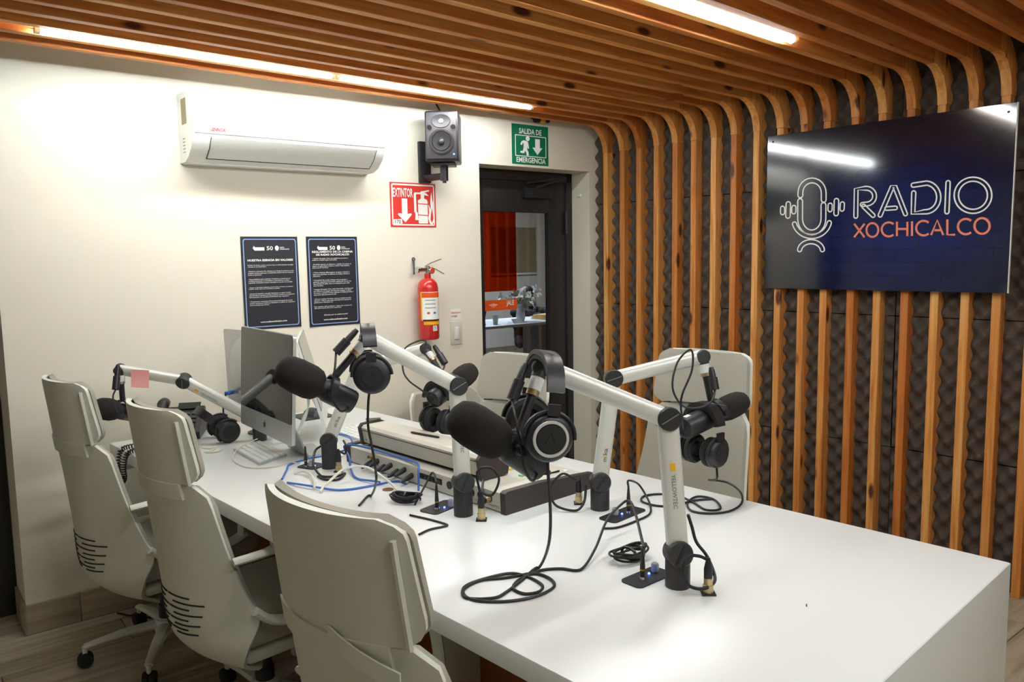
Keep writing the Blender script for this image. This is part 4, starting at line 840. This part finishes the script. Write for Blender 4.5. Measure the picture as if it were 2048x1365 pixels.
# arm 5
t5, B5, K5, E5, T5, n5 = mic_arm('silver microphone arm with a pink note stuck on it, beside the desk phone', (520, 881), (518, 841), (368, 762), (240, 740), (0, -.12, -.15), wpos=.62)
m5, A_, Z_, pv, mt = microphone('black mic with foam cover behind the chair beside the white wall', (190, 815), 2.96, (264, 827), 3.14, foam=.043, mount=T5)
plug_lead('black lead looped over the arm with the pink note', pd(236, 730, 2.95), pd(231, 780, 2.93), [pd(226, 795, 2.92), pd(232, 820, 2.92), pd(245, 838, 2.95)], pd(256, 838, 3.02))
dn = depth(T5 * .75 + E5 * .25)
tag(part('sticky_note', 'pink', None, lambda b: b.grid(lambda i, j: pd(262 + 36 * i, 739 + 36 * j + 2 * i, dn - .035 - .012 * j * j), 4, 6)), 'pink sticky note on the microphone arm beside the white wall', 'note')
headphones('plain black headphones lying on the table beside the computer screen', V((-2.487, -.288, .798)), V((-2.467, -.148, .798)), V((-2.577, -.218, .885)), cr=.046)
# ------------------------------------------------------------------ table sockets: plates with knob and jack, XLR outlets
def tplate(label, corners, knob, led_, jack):
    P = [onz(*c) for c in corners]; c = sum(P, V((0, 0, 0))) / len(P)
    t = thing('headphone_panel', c, label, 'socket panel', group='headphone panels set in the table')
    ux = (P[-2] - P[1]); ln = ux.length; ux.normalize(); uy = V((-ux.y, ux.x, 0)); wd = abs((P[0] - P[1]).dot(uy))
    o = (P[1] + P[-2] + P[0] + (P[-1] if len(P) > 3 else P[0])) / 4
    part('plate', 'black', t, lambda b: b.prism([o + ux * x + uy * y for x, y in rrect(-ln / 2, -wd / 2, ln / 2, wd / 2, .014)], UP * .003))
    for s in (-.42, .42): part('screw', 'char', t, lambda b: b.lathe([(.003, .003), (.001, .0042)], o + ux * ln * s, UP, 8))
    k = onz(*knob); part('knob', 'clear', t, lambda b: (b.lathe([(.008, .003), (.0095, .006), (.009, .02), (.007, .023), (.001, .023)], k, UP, 14)))
    part('indicator', 'ledblue', t, lambda b: b.lathe([(.003, .003), (.002, .006), (.0005, .0065)], onz(*led_), UP, 8))
    j = onz(*jack); jk = part('jack_plug', 'black', t, lambda b: b.lathe([(.0055, .008), (.006, .03), (.0045, .055), (.003, .075), (.001, .076)], j, UP, 12)); part('jack_collar', 'chrome', jk, lambda b: b.lathe([(.009, .003), (.008, .008), (.001, .008)], j, UP, 14)); part('jack_ring', 'brass', jk, lambda b: b.cyl(j + UP * .022, j + UP * .026, .0063, n=12))
    return j + UP * .075
J1 = tplate('black table panel with clear knob beside the front microphone arm', [(1238, 1164), (1279, 1181), (1348, 1150), (1308, 1132)], (1310, 1146), (1298, 1151), (1285, 1160))
J2 = tplate('black table panel with clear knob beside the arm in front of the slats', [(1195, 1038), (1228, 1049), (1293, 1022), (1262, 1013)], (1231, 1032), (1244, 1031), (1257, 1027))
J3 = tplate('black table panel with clear knob beside the arm at the mixer', [(840, 1022), (870, 1033), (925, 1010), (892, 1000)], (902, 1015), (889, 1018), (874, 1020))
J4 = tplate('black table panel beside the arm next to the keyboard', [(597, 934), (622, 943), (652, 932), (626, 924)], (622, 934), (630, 934), (612, 935))
def xlr(label, p, lead):
    c = onz(*p); t = thing('xlr_outlet', c, label, 'socket', group='XLR outlets set in the table')
    part('plate', 'black', t, lambda b: b.box(c + UP * .002, (.03, .03, .004), Matrix.Rotation(.8, 3, 'Z'), .001)); part('connector', 'nickel', t, lambda b: b.lathe([(.0115, .004), (.0115, .02), (.0095, .021), (.0095, .036), (.001, .036)], c, UP, 20))
    part('plug', 'black', t, lambda b: b.lathe([(.0095, .034), (.0095, .056), (.0065, .07), (.004, .08), (.001, .08)], c, UP, 16))
    part('lead', 'bcable', t, lambda b: b.tube(smooth([c + UP * .075] + lead), .0038, 8)); return c
d1 = depth(B1)
xlr('XLR plug upright in the table beside the front microphone arm', (1416, 1188), [pd(1398, 1113, d1 - .05), pd(1378, 1115, d1 - .05), pd(1366, 1145, d1 - .06), pd(1378, 1172, d1 - .06), pd(1408, 1178, d1 - .06), pd(1430, 1160, d1 - .03), pd(1415, 1115, d1), pd(1393, 1085, d1 + .02), pd(1384, 1055, d1 + .03), pd(1376, 1030, d1 + .025)])
d3 = depth(B3)
xlr('XLR plug upright in the table beside the mixer end', (1158, 1008), [pd(1150, 960, d3), pd(1125, 948, d3), pd(1102, 975, d3), pd(1110, 1010, d3 - .02), pd(1150, 1022, d3 - .03), pd(1168, 1005, d3 - .02), pd(1172, 972, d3 + .0)])
d2 = depth(B2)
xlr('XLR plug upright in the table in front of the mixer', (963, 1041), [pd(960, 985, d2), pd(954, 952, d2), pd(962, 937, d2), pd(985, 938, d2), pd(998, 960, d2), pd(985, 990, d2), pd(966, 985, d2 + .01), pd(966, 960, d2 + .06)])
d4 = depth(B4)
xlr('XLR plug upright in the table beside the keyboard arm', (678, 944), [pd(690, 908, d4), pd(692, 893, d4), pd(687, 882, d4 + .03)])
# ------------------------------------------------------------------ mixing console
MX = onz(1018, 1032); RMX = Matrix.Rotation(.012, 3, 'Z')
mx_ = thing('mixing_console', (-2.09, -1.32, .75), 'grey broadcast mixing console with meter bridge in the middle of the table', 'mixer')
def mp3(x, y, z): return V((-2.285, -1.75, .75)) + RMX @ V((x, y, z))   # x to the operator, y to the wall
def mbox(b, x0, x1, y0, y1, z0, z1, bev=.002): b.box(mp3((x0 + x1) / 2, (y0 + y1) / 2, (z0 + z1) / 2), (x1 - x0, y1 - y0, z1 - z0), RMX, bev)
ML, MD = .86, .40
part('chassis', 'cream', mx_, lambda b: b.prism([mp3(x, .022, z) for x, z in ((0, .004), (0, .058), (.012, .062), (.13, .062), (.36, .045), (MD, .03), (MD, .004))], RMX @ V((0, ML - .044, 0))))
for y0 in (0, ML - .022): part('end_cheek', 'brown_cap', mx_, lambda b: b.prism([mp3(x, y0, z) for x, z in ((-.004, 0), (-.006, .062), (.004, .068), (.14, .067), (.37, .05), (MD + .008, .03), (MD + .008, 0))], RMX @ V((0, .022, 0))))
br_ = part('meter_bridge', 'cream', mx_, lambda b: b.prism([mp3(x, .155, z) for x, z in ((.035, .075), (.025, .13), (.035, .139), (.13, .139), (.145, .125), (.12, .078))], RMX @ V((0, .645, 0))))
part('bridge_seam', 'inkblk', br_, lambda b: b.tube([mp3(.0255, .157, .121), mp3(.0255, .798, .121)], .0011, 5))
for y0 in (.142, .80): part('bridge_cap', 'brown_cap', mx_, lambda b: b.prism([mp3(x, y0, z) for x, z in ((.03, .066), (.018, .13), (.03, .144), (.10, .15), (.15, .13), (.135, .066))], RMX @ V((0, .014, 0))))
part('bridge_foot', 'blackm', mx_, lambda b: mbox(b, .05, .12, .16, .79, .058, .078, 0))
for k in range(4): part('bridge_screw', 'inkblk', br_, lambda b: b.lathe([(.003, 0), (.001, .001)], mp3(.0262 + .006 * (k % 2), (.17, .78)[k // 2], .122 - .035 * (k % 2)), (-1, 0, 0), 8))
xl = lambda y, z=.034: mp3(0, y, z)
for y in (.075, .115, .155, .225, .262): 
    q = part('rear_socket', 'black', mx_, lambda b: b.lathe([(.0125, 0), (.0125, .002), (.011, .003), (.009, .001), (.001, .001)], xl(y), (-1, 0, 0), 20)); 
    for a in (0, 2.1, 4.2): part('socket_pin', 'chrome', q, lambda b: b.lathe([(.0012, .001), (.0006, .003)], xl(y) + V((0, .004 * math.cos(a), .004 * math.sin(a))), (-1, 0, 0), 6))
part('port_block', 'inkblk', mx_, lambda b: mbox(b, -.0015, .004, .30, .415, .026, .044, 0))
for k in range(6): part('network_port', 'black', mx_, lambda b: mbox(b, -.003, .002, .304 + .0185 * k, .318 + .0185 * k, .027, .042, 0))
for k in range(7): part('rear_plug', 'bcable', mx_, lambda b: b.lathe([(.009, 0), (.009, .02), (.006, .045), (.003, .055)], xl(.46 + .04 * k, .026 + .012 * (k % 2)), V((-1, -.35, -.15)), 14))
for k in range(8): part('rca_socket', 'brass' if k % 2 else 'chrome', mx_, lambda b: b.lathe([(.005, 0), (.005, .006), (.003, .007), (.001, .007)], xl(.66 + .018 * (k // 2), .022 + .02 * (k % 2)), (-1, 0, 0), 12))
part('input_plug', 'nickel', mx_, lambda b: b.cyl(xl(.075), xl(.075) + V((-.022, -.003, -.001)), .0105, n=16)); part('input_plug', 'black', mx_, lambda b: b.lathe([(.0095, .02), (.0095, .034), (.006, .044), (.004, .047)], xl(.075), V((-1, -.12, -.05)), 16))
text('rear_print', 'INPUT   OUTPUT   MASTER', 'grey', mx_, mp3(-.0003, .19, .012), RMX @ V((0, -1, 0)), UP, w=.16, h=.006)
btn = ['ledgreen', 'redsign', 'white', 'yellow']; M['ledgreen'] = mat('green_button', '#7ed08a', .4)
for c in range(9):
    y = .05 + .085 * c
    part('fader_slot', 'inkblk', mx_, lambda b: mbox(b, .2, .3, y + .03, y + .033, .0505, .0565, 0)); part('fader_cap', 'black', mx_, lambda b: mbox(b, .235 + .02 * (c % 3), .255 + .02 * (c % 3), y + .024, y + .039, .052, .066, .002))
    for k in range(4): part('button', btn[0 if k < 2 else (k + c) % 4], mx_, lambda b: mbox(b, .155 + .014 * k, .165 + .014 * k, y + .05, y + .068, .055 - .001 * k, .0645 - .001 * k, .0015))
    part('button', 'white', mx_, lambda b: mbox(b, .32, .335, y + .024, y + .04, .044, .0515, .0015))
# ------------------------------------------------------------------ computers
def screen(name, label, c, face, w_, h_, tilt, chin, mats, cat='computer', foot=True):
    """c: middle of the lower edge; face: direction the screen looks to on plan"""
    f = V((face[0], face[1], 0)).normalized(); r = V((-f.y, f.x, 0)); u = (UP * math.cos(tilt) - f * math.sin(tilt)); n = r.cross(u) * (1 if r.cross(u).dot(f) > 0 else -1)
    t = thing(name, V((c.x, c.y, .75)), label, cat); q = lambda a, b_, d=0: c + r * a + u * b_ + n * d
    def rr(b, x0, y0, x1, y1, d0, d1, rad): b.prism([q(x, y, d0) for x, y in rrect(x0, y0, x1, y1, rad)], n * (d1 - d0))
    part('housing', mats[0], t, lambda b: rr(b, -w_ / 2, 0, w_ / 2, h_, -.012, 0, .012))
    part('back_bulge', mats[0], t, lambda b: b.lathe([(h_ * .45, 0), (h_ * .4, .012), (h_ * .2, .026), (.001, .03)], q(0, h_ * .5, -.011), -n, 28, sx=w_ / h_ * .95, side=r))
    gl = part('glass', 'screen', t, lambda b: rr(b, -w_ / 2 + .002, chin, w_ / 2 - .002, h_ - .002, 0, .0018, .010))
    if not foot: part('stand', 'black', t, lambda b: (b.cyl(V((c.x, c.y, .752)) + f * .02, V((c.x, c.y, .9)) + f * .0, .02, n=14), b.lathe([(.06, .001), (.06, .006), (.02, .012)], V((c.x, c.y, .75)) + f * .02, UP, 24)))
    if foot:
        part('stand', mats[0], t, lambda b: b.strip(smooth([q(0, h_ * .5, -.028), q(0, h_ * .18, -.06), V((c.x, c.y, .81)) - f * .105, V((c.x, c.y, .766)) - f * .122, V((c.x, c.y, .7545)) - f * .14, V((c.x, c.y, .7535)) - f * .22]), r * .19, .006))
    return t, q, n, r, u
e0, e1 = pd(480, 848, 3.13), pd(586, 893, 2.69); cI = (e0 + e1) / 2; dI = e0 - e1; cI.z = (e0.z + e1.z) / 2
t, q, n, r, u = screen('desktop_computer', 'aluminium all-in-one computer with dark screen facing the row of chairs', cI, (-dI.y, dI.x) if -dI.y < 0 else (dI.y, -dI.x), .53, .385, .06, .075, ('silver',))
part('fruit_logo', 'black', t, lambda b: b.lathe([(.011, 0), (.011, .0008), (.001, .0008)], q(0, .036, .0003), n, 18, sx=.85, side=r)); part('logo_leaf', 'black', t, lambda b: b.lathe([(.004, 0), (.001, .0008)], q(.001, .051, .0003), n, 10, sx=.6, side=r))
part('camera_dot', 'grey', t, lambda b: b.lathe([(.002, 0), (.0005, .0004)], q(0, .375, .0018), n, 8))
c2 = pd(655, 838, 3.28); hv = ray(630, 750); hv = V((hv.x, hv.y, 0)).normalized(); sd_ = V((hv.y, -hv.x, 0))
screen('desktop_computer', 'second all-in-one computer seen edge-on between the posters and the microphones', V((c2.x, c2.y, .83)), sd_ - hv * .03, .50, .36, .26, .07, ('white',))
screen('computer_monitor', 'silver monitor seen from behind with a blue video plug, next to the all-in-one computer', V((-2.325, -.20, .86)), (1, .12), .42, .33, .02, .02, ('silver',), 'monitor', foot=False)
vp = onx(459, 786, -2.375)
vg = thing('video_plug', vp, 'blue video plug and black lead behind the silver monitor', 'plug'); part('plug', 'blue', vg, lambda b: b.box(vp, (.045, .02, .016), Matrix.Rotation(.5, 3, 'Z'), .003)); part('lead', 'bcable', vg, lambda b: b.tube(smooth([vp - V((.02, .01, 0)), vp + V((-.035, -.01, -.06)), vp + V((-.03, -.005, -.15)), V((vp.x - .02, vp.y, .755))]), .004, 8))
def keyboard(label, cs, rows, flip=False):
    P = [onz(*c) for c in cs]; o = P[0]; ux = P[1] - P[0]; uy = P[3] - P[0]
    t = thing('keyboard', sum(P, V((0, 0, 0))) / 4, label, 'keyboard'); at = lambda a, c, z: o + ux * a + uy * c + UP * z
    part('base', 'silver', t, lambda b: b.prism([at(a, c, .001) for a, c in ((0, 0), (1, 0), (1, 1), (0, 1))], UP * .007))
    nr, ncl = rows
    km = 'white'
    for i in range(nr):
        for j in range(ncl):
            a0, a1_, c0, c1 = .03 + .94 * i / nr, .03 + .94 * (i + .86) / nr, .02 + .96 * j / ncl, .02 + .96 * (j + .88) / ncl
            part('key', km, t, lambda b: b.prism([at(a, c, .008) for a, c in ((a0, c0), (a1_, c0), (a1_, c1), (a0, c1))], UP * .004))
keyboard('white keyboard on the table in front of the all-in-one computer', [(467, 903), (521, 886), (577, 914), (518, 932)], (5, 13))
keyboard('white keyboard on the table behind the mixer', [(672, 868), (708, 852), (795, 886), (758, 900)], (5, 13))
ms = thing('mouse', onz(628, 832), 'black mouse on the table by the white wall', 'mouse')
mc = onz(628, 832); part('shell', 'char', ms, lambda b: b.grid(lambda i, j: mc + V(((i - .5) * .065, (j - .5) * .11, .0035 + .034 * max(0, (1 - (2 * i - 1) ** 2)) ** .5 * max(0, 1 - (2 * j - 1) ** 4) ** .5)), 12, 14)); part('wheel', 'black', ms, lambda b: b.cyl(mc + V((-.004, -.03, .033)), mc + V((.004, -.03, .033)), .008, n=12))
tag(part('mouse_pad', 'black', None, lambda b: b.box(onz(626, 833) + UP * .002, (.16, .17, .003), RW, .001)), 'black mouse mat on the table by the white wall', 'mat')
ph = thing('mobile_phone', onz(748, 846), 'thin dark phone lying on the table behind the mixer', 'phone'); part('body', 'silver', ph, lambda b: b.box(onz(748, 846) + UP * .004, (.07, .14, .008), Matrix.Rotation(-.5, 3, 'Z'), .003)); part('glass', 'screen', ph, lambda b: b.box(onz(748, 846) + UP * .0085, (.066, .134, .001), Matrix.Rotation(-.5, 3, 'Z')))
pn_ = tag(part('pen', 'black', None, lambda b: (b.lathe([(.001, 0), (.004, .008), (.004, .13), (.002, .135)], mp3(.07, .56, .143), RMX @ V((.15, -1, 0)), 10))), 'black pen lying on top of the mixer bridge', 'pen')
# desk phone
pc = onz(380, 870) + V((-.03, .02, 0)); RPH = Matrix.Rotation(-.5, 3, 'Z')
tp_ = thing('desk_phone', pc, 'black desk telephone on the table beside the white wall', 'telephone'); pq = lambda x, y, z: V((pc.x, pc.y, .75)) + RPH @ V((x, y, z))
part('body', 'black', tp_, lambda b: b.prism([pq(-.09, y, z) for y, z in ((-.1, 0), (-.1, .03), (.07, .11), (.1, .1), (.1, 0))], RPH @ V((.18, 0, 0)))); hs_ = part('handset', 'black', tp_, lambda b: b.tube(smooth([pq(-.07, -.095, .055), pq(-.07, -.06, .085), pq(-.07, .02, .125), pq(-.07, .07, .13)]), .024, 12, taper=[1.1] * 5 + [.7] * 8 + [1.0] * 6))
for i in range(12): part('key', 'char', tp_, lambda b: b.box(pq(.0 + .028 * (i % 3), -.06 + .026 * (i // 3), .052 + .0122 * (i // 3)), (.02, .018, .006), RPH @ Matrix.Rotation(.44, 3, 'X'), .002))
part('display', 'screen', tp_, lambda b: b.box(pq(.03, .065, .113), (.09, .045, .004), RPH @ Matrix.Rotation(.44, 3, 'X')))
XE = X0 - .03
cc = smooth([tp(X0 + .13, .02 + YT + TL - .24, .764), tp(X0 + .04, YT + TL - .24, .766), tp(X0 - .014, YT + TL - .245, .758), tp(XE, YT + TL - .25, .70), tp(XE, YT + TL - .26, .65), tp(XE - .012, YT + TL - .285, .635), tp(XE, YT + TL - .31, .66), tp(XE, YT + TL - .315, .71), tp(X0 - .014, YT + TL - .32, .758), tp(X0 + .04, YT + TL - .32, .766), tp(X0 + .12, YT + TL - .3, .764)], 34)
hel = []
for i in range(len(cc) - 1):
    d_ = (cc[i + 1] - cc[i]).normalized(); o1 = d_.orthogonal().normalized(); o2 = d_.cross(o1); hel.append(cc[i] + (o1 * math.cos(i * 1.05) + o2 * math.sin(i * 1.05)) * .0085)
tag(part('coiled_cord', 'bcable', None, lambda b: b.tube(hel, .0026, 5)), 'black coiled telephone cord hanging over the table edge', 'cord')
# ------------------------------------------------------------------ cables lying about
LAID = []
def cable(label, pts, r=.0032, m='bcable', name='cable', group=None, low=.75):
    P = smooth(pts, 7); up = [0.0] * len(P)
    for p in P:
        if p.z < low + r and p.z > low - .2: p.z = low + r + .0002
    for i, p in enumerate(P):                                     # where it crosses an earlier cable it lies on top
        for q, rq in LAID:
            g = r + rq + .0006
            if (p.x - q.x) ** 2 + (p.y - q.y) ** 2 < (g * 1.5) ** 2 and abs(p.z - q.z) < g: up[i] = max(up[i], q.z + g - p.z)
    for i, p in enumerate(P): p.z += max(up[j] * max(0, 1 - abs(i - j) / 5) for j in range(max(0, i - 5), min(len(P), i + 6)))
    LAID.extend((p.copy(), r) for p in P)
    o = part(name, m, None, lambda b: b.tube(P, r, 8)); return tag(o, label, 'cable', group)
tz = lambda x, y, z=.0035: onz(x, y) + UP * z
def cz(L_, sc, ox, oy, z=.0035): return [tz(ox + a / sc, oy + b / sc, z) for a, b in L_]
n0 = pd(1094, 905, 1.61)
cable('black headphone cord winding in loops over the table front', [n0, pd(1097, 960, 1.62), pd(1101, 1040, 1.66), pd(1096, 1095, 1.72)] + cz([(880, 385), (790, 450), (700, 520), (630, 553), (490, 555), (457, 525), (480, 482), (600, 440), (730, 416), (830, 440), (898, 482), (880, 518), (800, 530), (738, 500), (765, 455), (850, 418), (940, 445), (962, 492), (860, 545), (700, 572), (540, 568), (470, 540), (470, 500), (560, 455), (700, 440), (850, 412), (910, 396), (1000, 390), (1110, 396)], 2.7676, 760, 1000) + [tz(1190, 1115, .02), tz(1212, 1083, .05), tz(1236, 1067, .07), tz(1262, 1072, .09), J1 + UP * .012, J1], .0034)
def bundle(label, p, R_, a, seed):
    random.seed(seed); c = onz(*p); pts = []
    for k in range(6):
        e1, e2, ph = R_ * random.uniform(.75, 1.1), R_ * random.uniform(.35, .6), random.uniform(-.25, .25)
        for i in range(10):
            q = 2 * math.pi * i / 10; pts.append(c + Matrix.Rotation(a + ph, 3, 'Z') @ V((e1 * math.cos(q), e2 * math.sin(q), .004 + .003 * k + .012 * abs(math.cos(q)) * random.uniform(.6, 1))))
    o = thing('cord_bundle', c, label, 'cord', group='tied cord bundles'); part('coil', 'bcable', o, lambda b: b.tube(smooth(pts, 4), .0029, 7)); part('tie', 'black', o, lambda b: b.tube([c + Matrix.Rotation(a, 3, 'Z') @ V((.003 * k, .45 * R_ * math.cos(q), .016 + .014 * math.sin(q))) for k, q in ((0, 0), (0, .8), (0, 1.6), (0, 2.4), (0, 3.14), (0, 4), (0, 4.7), (0, 5.5))], .004, 6, loop=True)); return c
bundle('tied black cord bundle beside the front table panel', (1258, 1120), .055, -.1, 1); bundle('tied black cord bundle beside the table panel at the mixer', (812, 1005), .045, -.9, 2)
cable('thin black cord from the tied bundle to the panel at the mixer', [tz(830, 1012), tz(850, 992, .03), tz(866, 983, .06), J3 + UP * .01, J3], .003)
cable('black cord looped on the table in front of the chair by the slats', [H3[0] - UP * .042, H3[0] - UP * .075] + [tz(1418, 968, .012)] + cz([(860, 700), (925, 745), (935, 800), (880, 840), (780, 853), (690, 840), (670, 800), (720, 770), (800, 785), (830, 830), (760, 835), (700, 800), (620, 765), (520, 758), (455, 770), (450, 795), (520, 815), (600, 815), (700, 790), (790, 782)], 2.437, 1100, 680) + [], .0032)
cable('black cord looping out of the panel beside the arm by the slats', [J2, J2 + UP * .02, tz(1278, 1003, .05), tz(1297, 1010, .01), tz(1300, 1030), tz(1270, 1046), tz(1235, 1058), tz(1205, 1060)], .003)
cable('black headphone cord hanging down in front of the mixer bridge', [pd(741, 775, 2.05), pd(737, 800, 2.05), pd(736, 850, 2.05), pd(743, 890, 2.06), pd(750, 930, 2.08), pd(752, 965, 2.1), tz(742, 995), tz(718, 1014)], .0034)
cable('black cord bent back on the table beside the nearest chair', [tz(820, 1033), tz(860, 1042), tz(893, 1052), tz(888, 1056), tz(860, 1062), tz(838, 1072)], .003)
cable('blue network cable curving round the mixer rear', [tz(575, 968), tz(610, 977, .01), tz(680, 983), tz(740, 975), tz(790, 965), tz(812, 970)], .0036, 'blue'); cable('blue network cable looped up onto the mixer', [tz(760, 972), tz(715, 960), tz(703, 948, .012), tz(699, 934, .035), mp3(-.03, .83, .066), mp3(-.02, .77, .078), mp3(.004, .69, .072), mp3(.012, .6, .069), mp3(.012, .5, .069), mp3(.0, .425, .071), mp3(-.02, .395, .055), mp3(-.028, .385, .02), mp3(-.04, .37, .004)], .0036, 'blue')
cable('blue network cable hanging behind the all-in-one computer', [V((-2.58, -0.95, 0.754)), V((-2.52, -0.86, 0.754)), V((-2.47, -0.79, 0.754)), V((-2.38, -0.765, 0.754)), V((-2.28, -0.765, 0.754)), V((-2.18, -0.72, 0.756)), V((-2.13, -0.62, 0.77)), V((-2.14, -0.55, 0.77))], .0036, 'blue')
cable('white cable arching over the table in front of the mixer', [tz(640, 988), tz(655, 978, .015), tz(690, 962, .04), tz(735, 962, .045), tz(780, 978, .02), tz(802, 993)], .0042, 'wcable'); cable('white cable dropping beside the keyboard arm', [tz(588, 950), tz(606, 950, .012), tz(622, 958, .014), tz(630, 972), tz(629, 984)], .0042, 'wcable')
cable('white cable looped beside the second computer foot', [V((-2.33, -0.86, 0.754)), V((-2.22, -0.8, 0.762)), V((-2.14, -0.76, 0.77)), V((-2.1, -0.8, 0.77)), V((-2.16, -0.84, 0.76)), V((-2.24, -0.83, 0.754))], .0042, 'wcable'); cable('thin white cord wound round the keyboard', [tz(515, 888, .02), tz(490, 900, .02), tz(473, 910, .016), tz(466, 922), tz(490, 936), tz(530, 938), tz(570, 932), tz(600, 930)], .0022, 'wcable')
cable('white cable tangle beside the headphones lying on the table', [V((-2.56, -0.33, 0.754)), V((-2.6, -0.3, 0.754)), V((-2.575, -0.36, 0.754)), V((-2.62, -0.38, 0.754)), V((-2.585, -0.41, 0.754)), V((-2.555, -0.38, 0.754))], .004, 'wcable'); cable('black cord between the desk phone and the headphones', [V((-2.6, -0.09, 0.754)), V((-2.63, -0.14, 0.754)), V((-2.65, -0.19, 0.754)), V((-2.62, -0.24, 0.754)), V((-2.65, -0.29, 0.754)), V((-2.63, -0.34, 0.754))], .003)
cable('black cable heaped at the foot of the keyboard arm', [pd(641, 893, d4 + .02), pd(630, 903, d4), tz(628, 948, .03), tz(645, 956), tz(672, 956), tz(690, 950), tz(676, 962), tz(650, 962), tz(636, 956)], .0042)
cable('thin black cable lying on the floor behind the chair by the wall', [onz(235, 1227, .004), onz(262, 1232, .004), onz(290, 1235, .004), onz(318, 1236, .004)], .004, low=0)
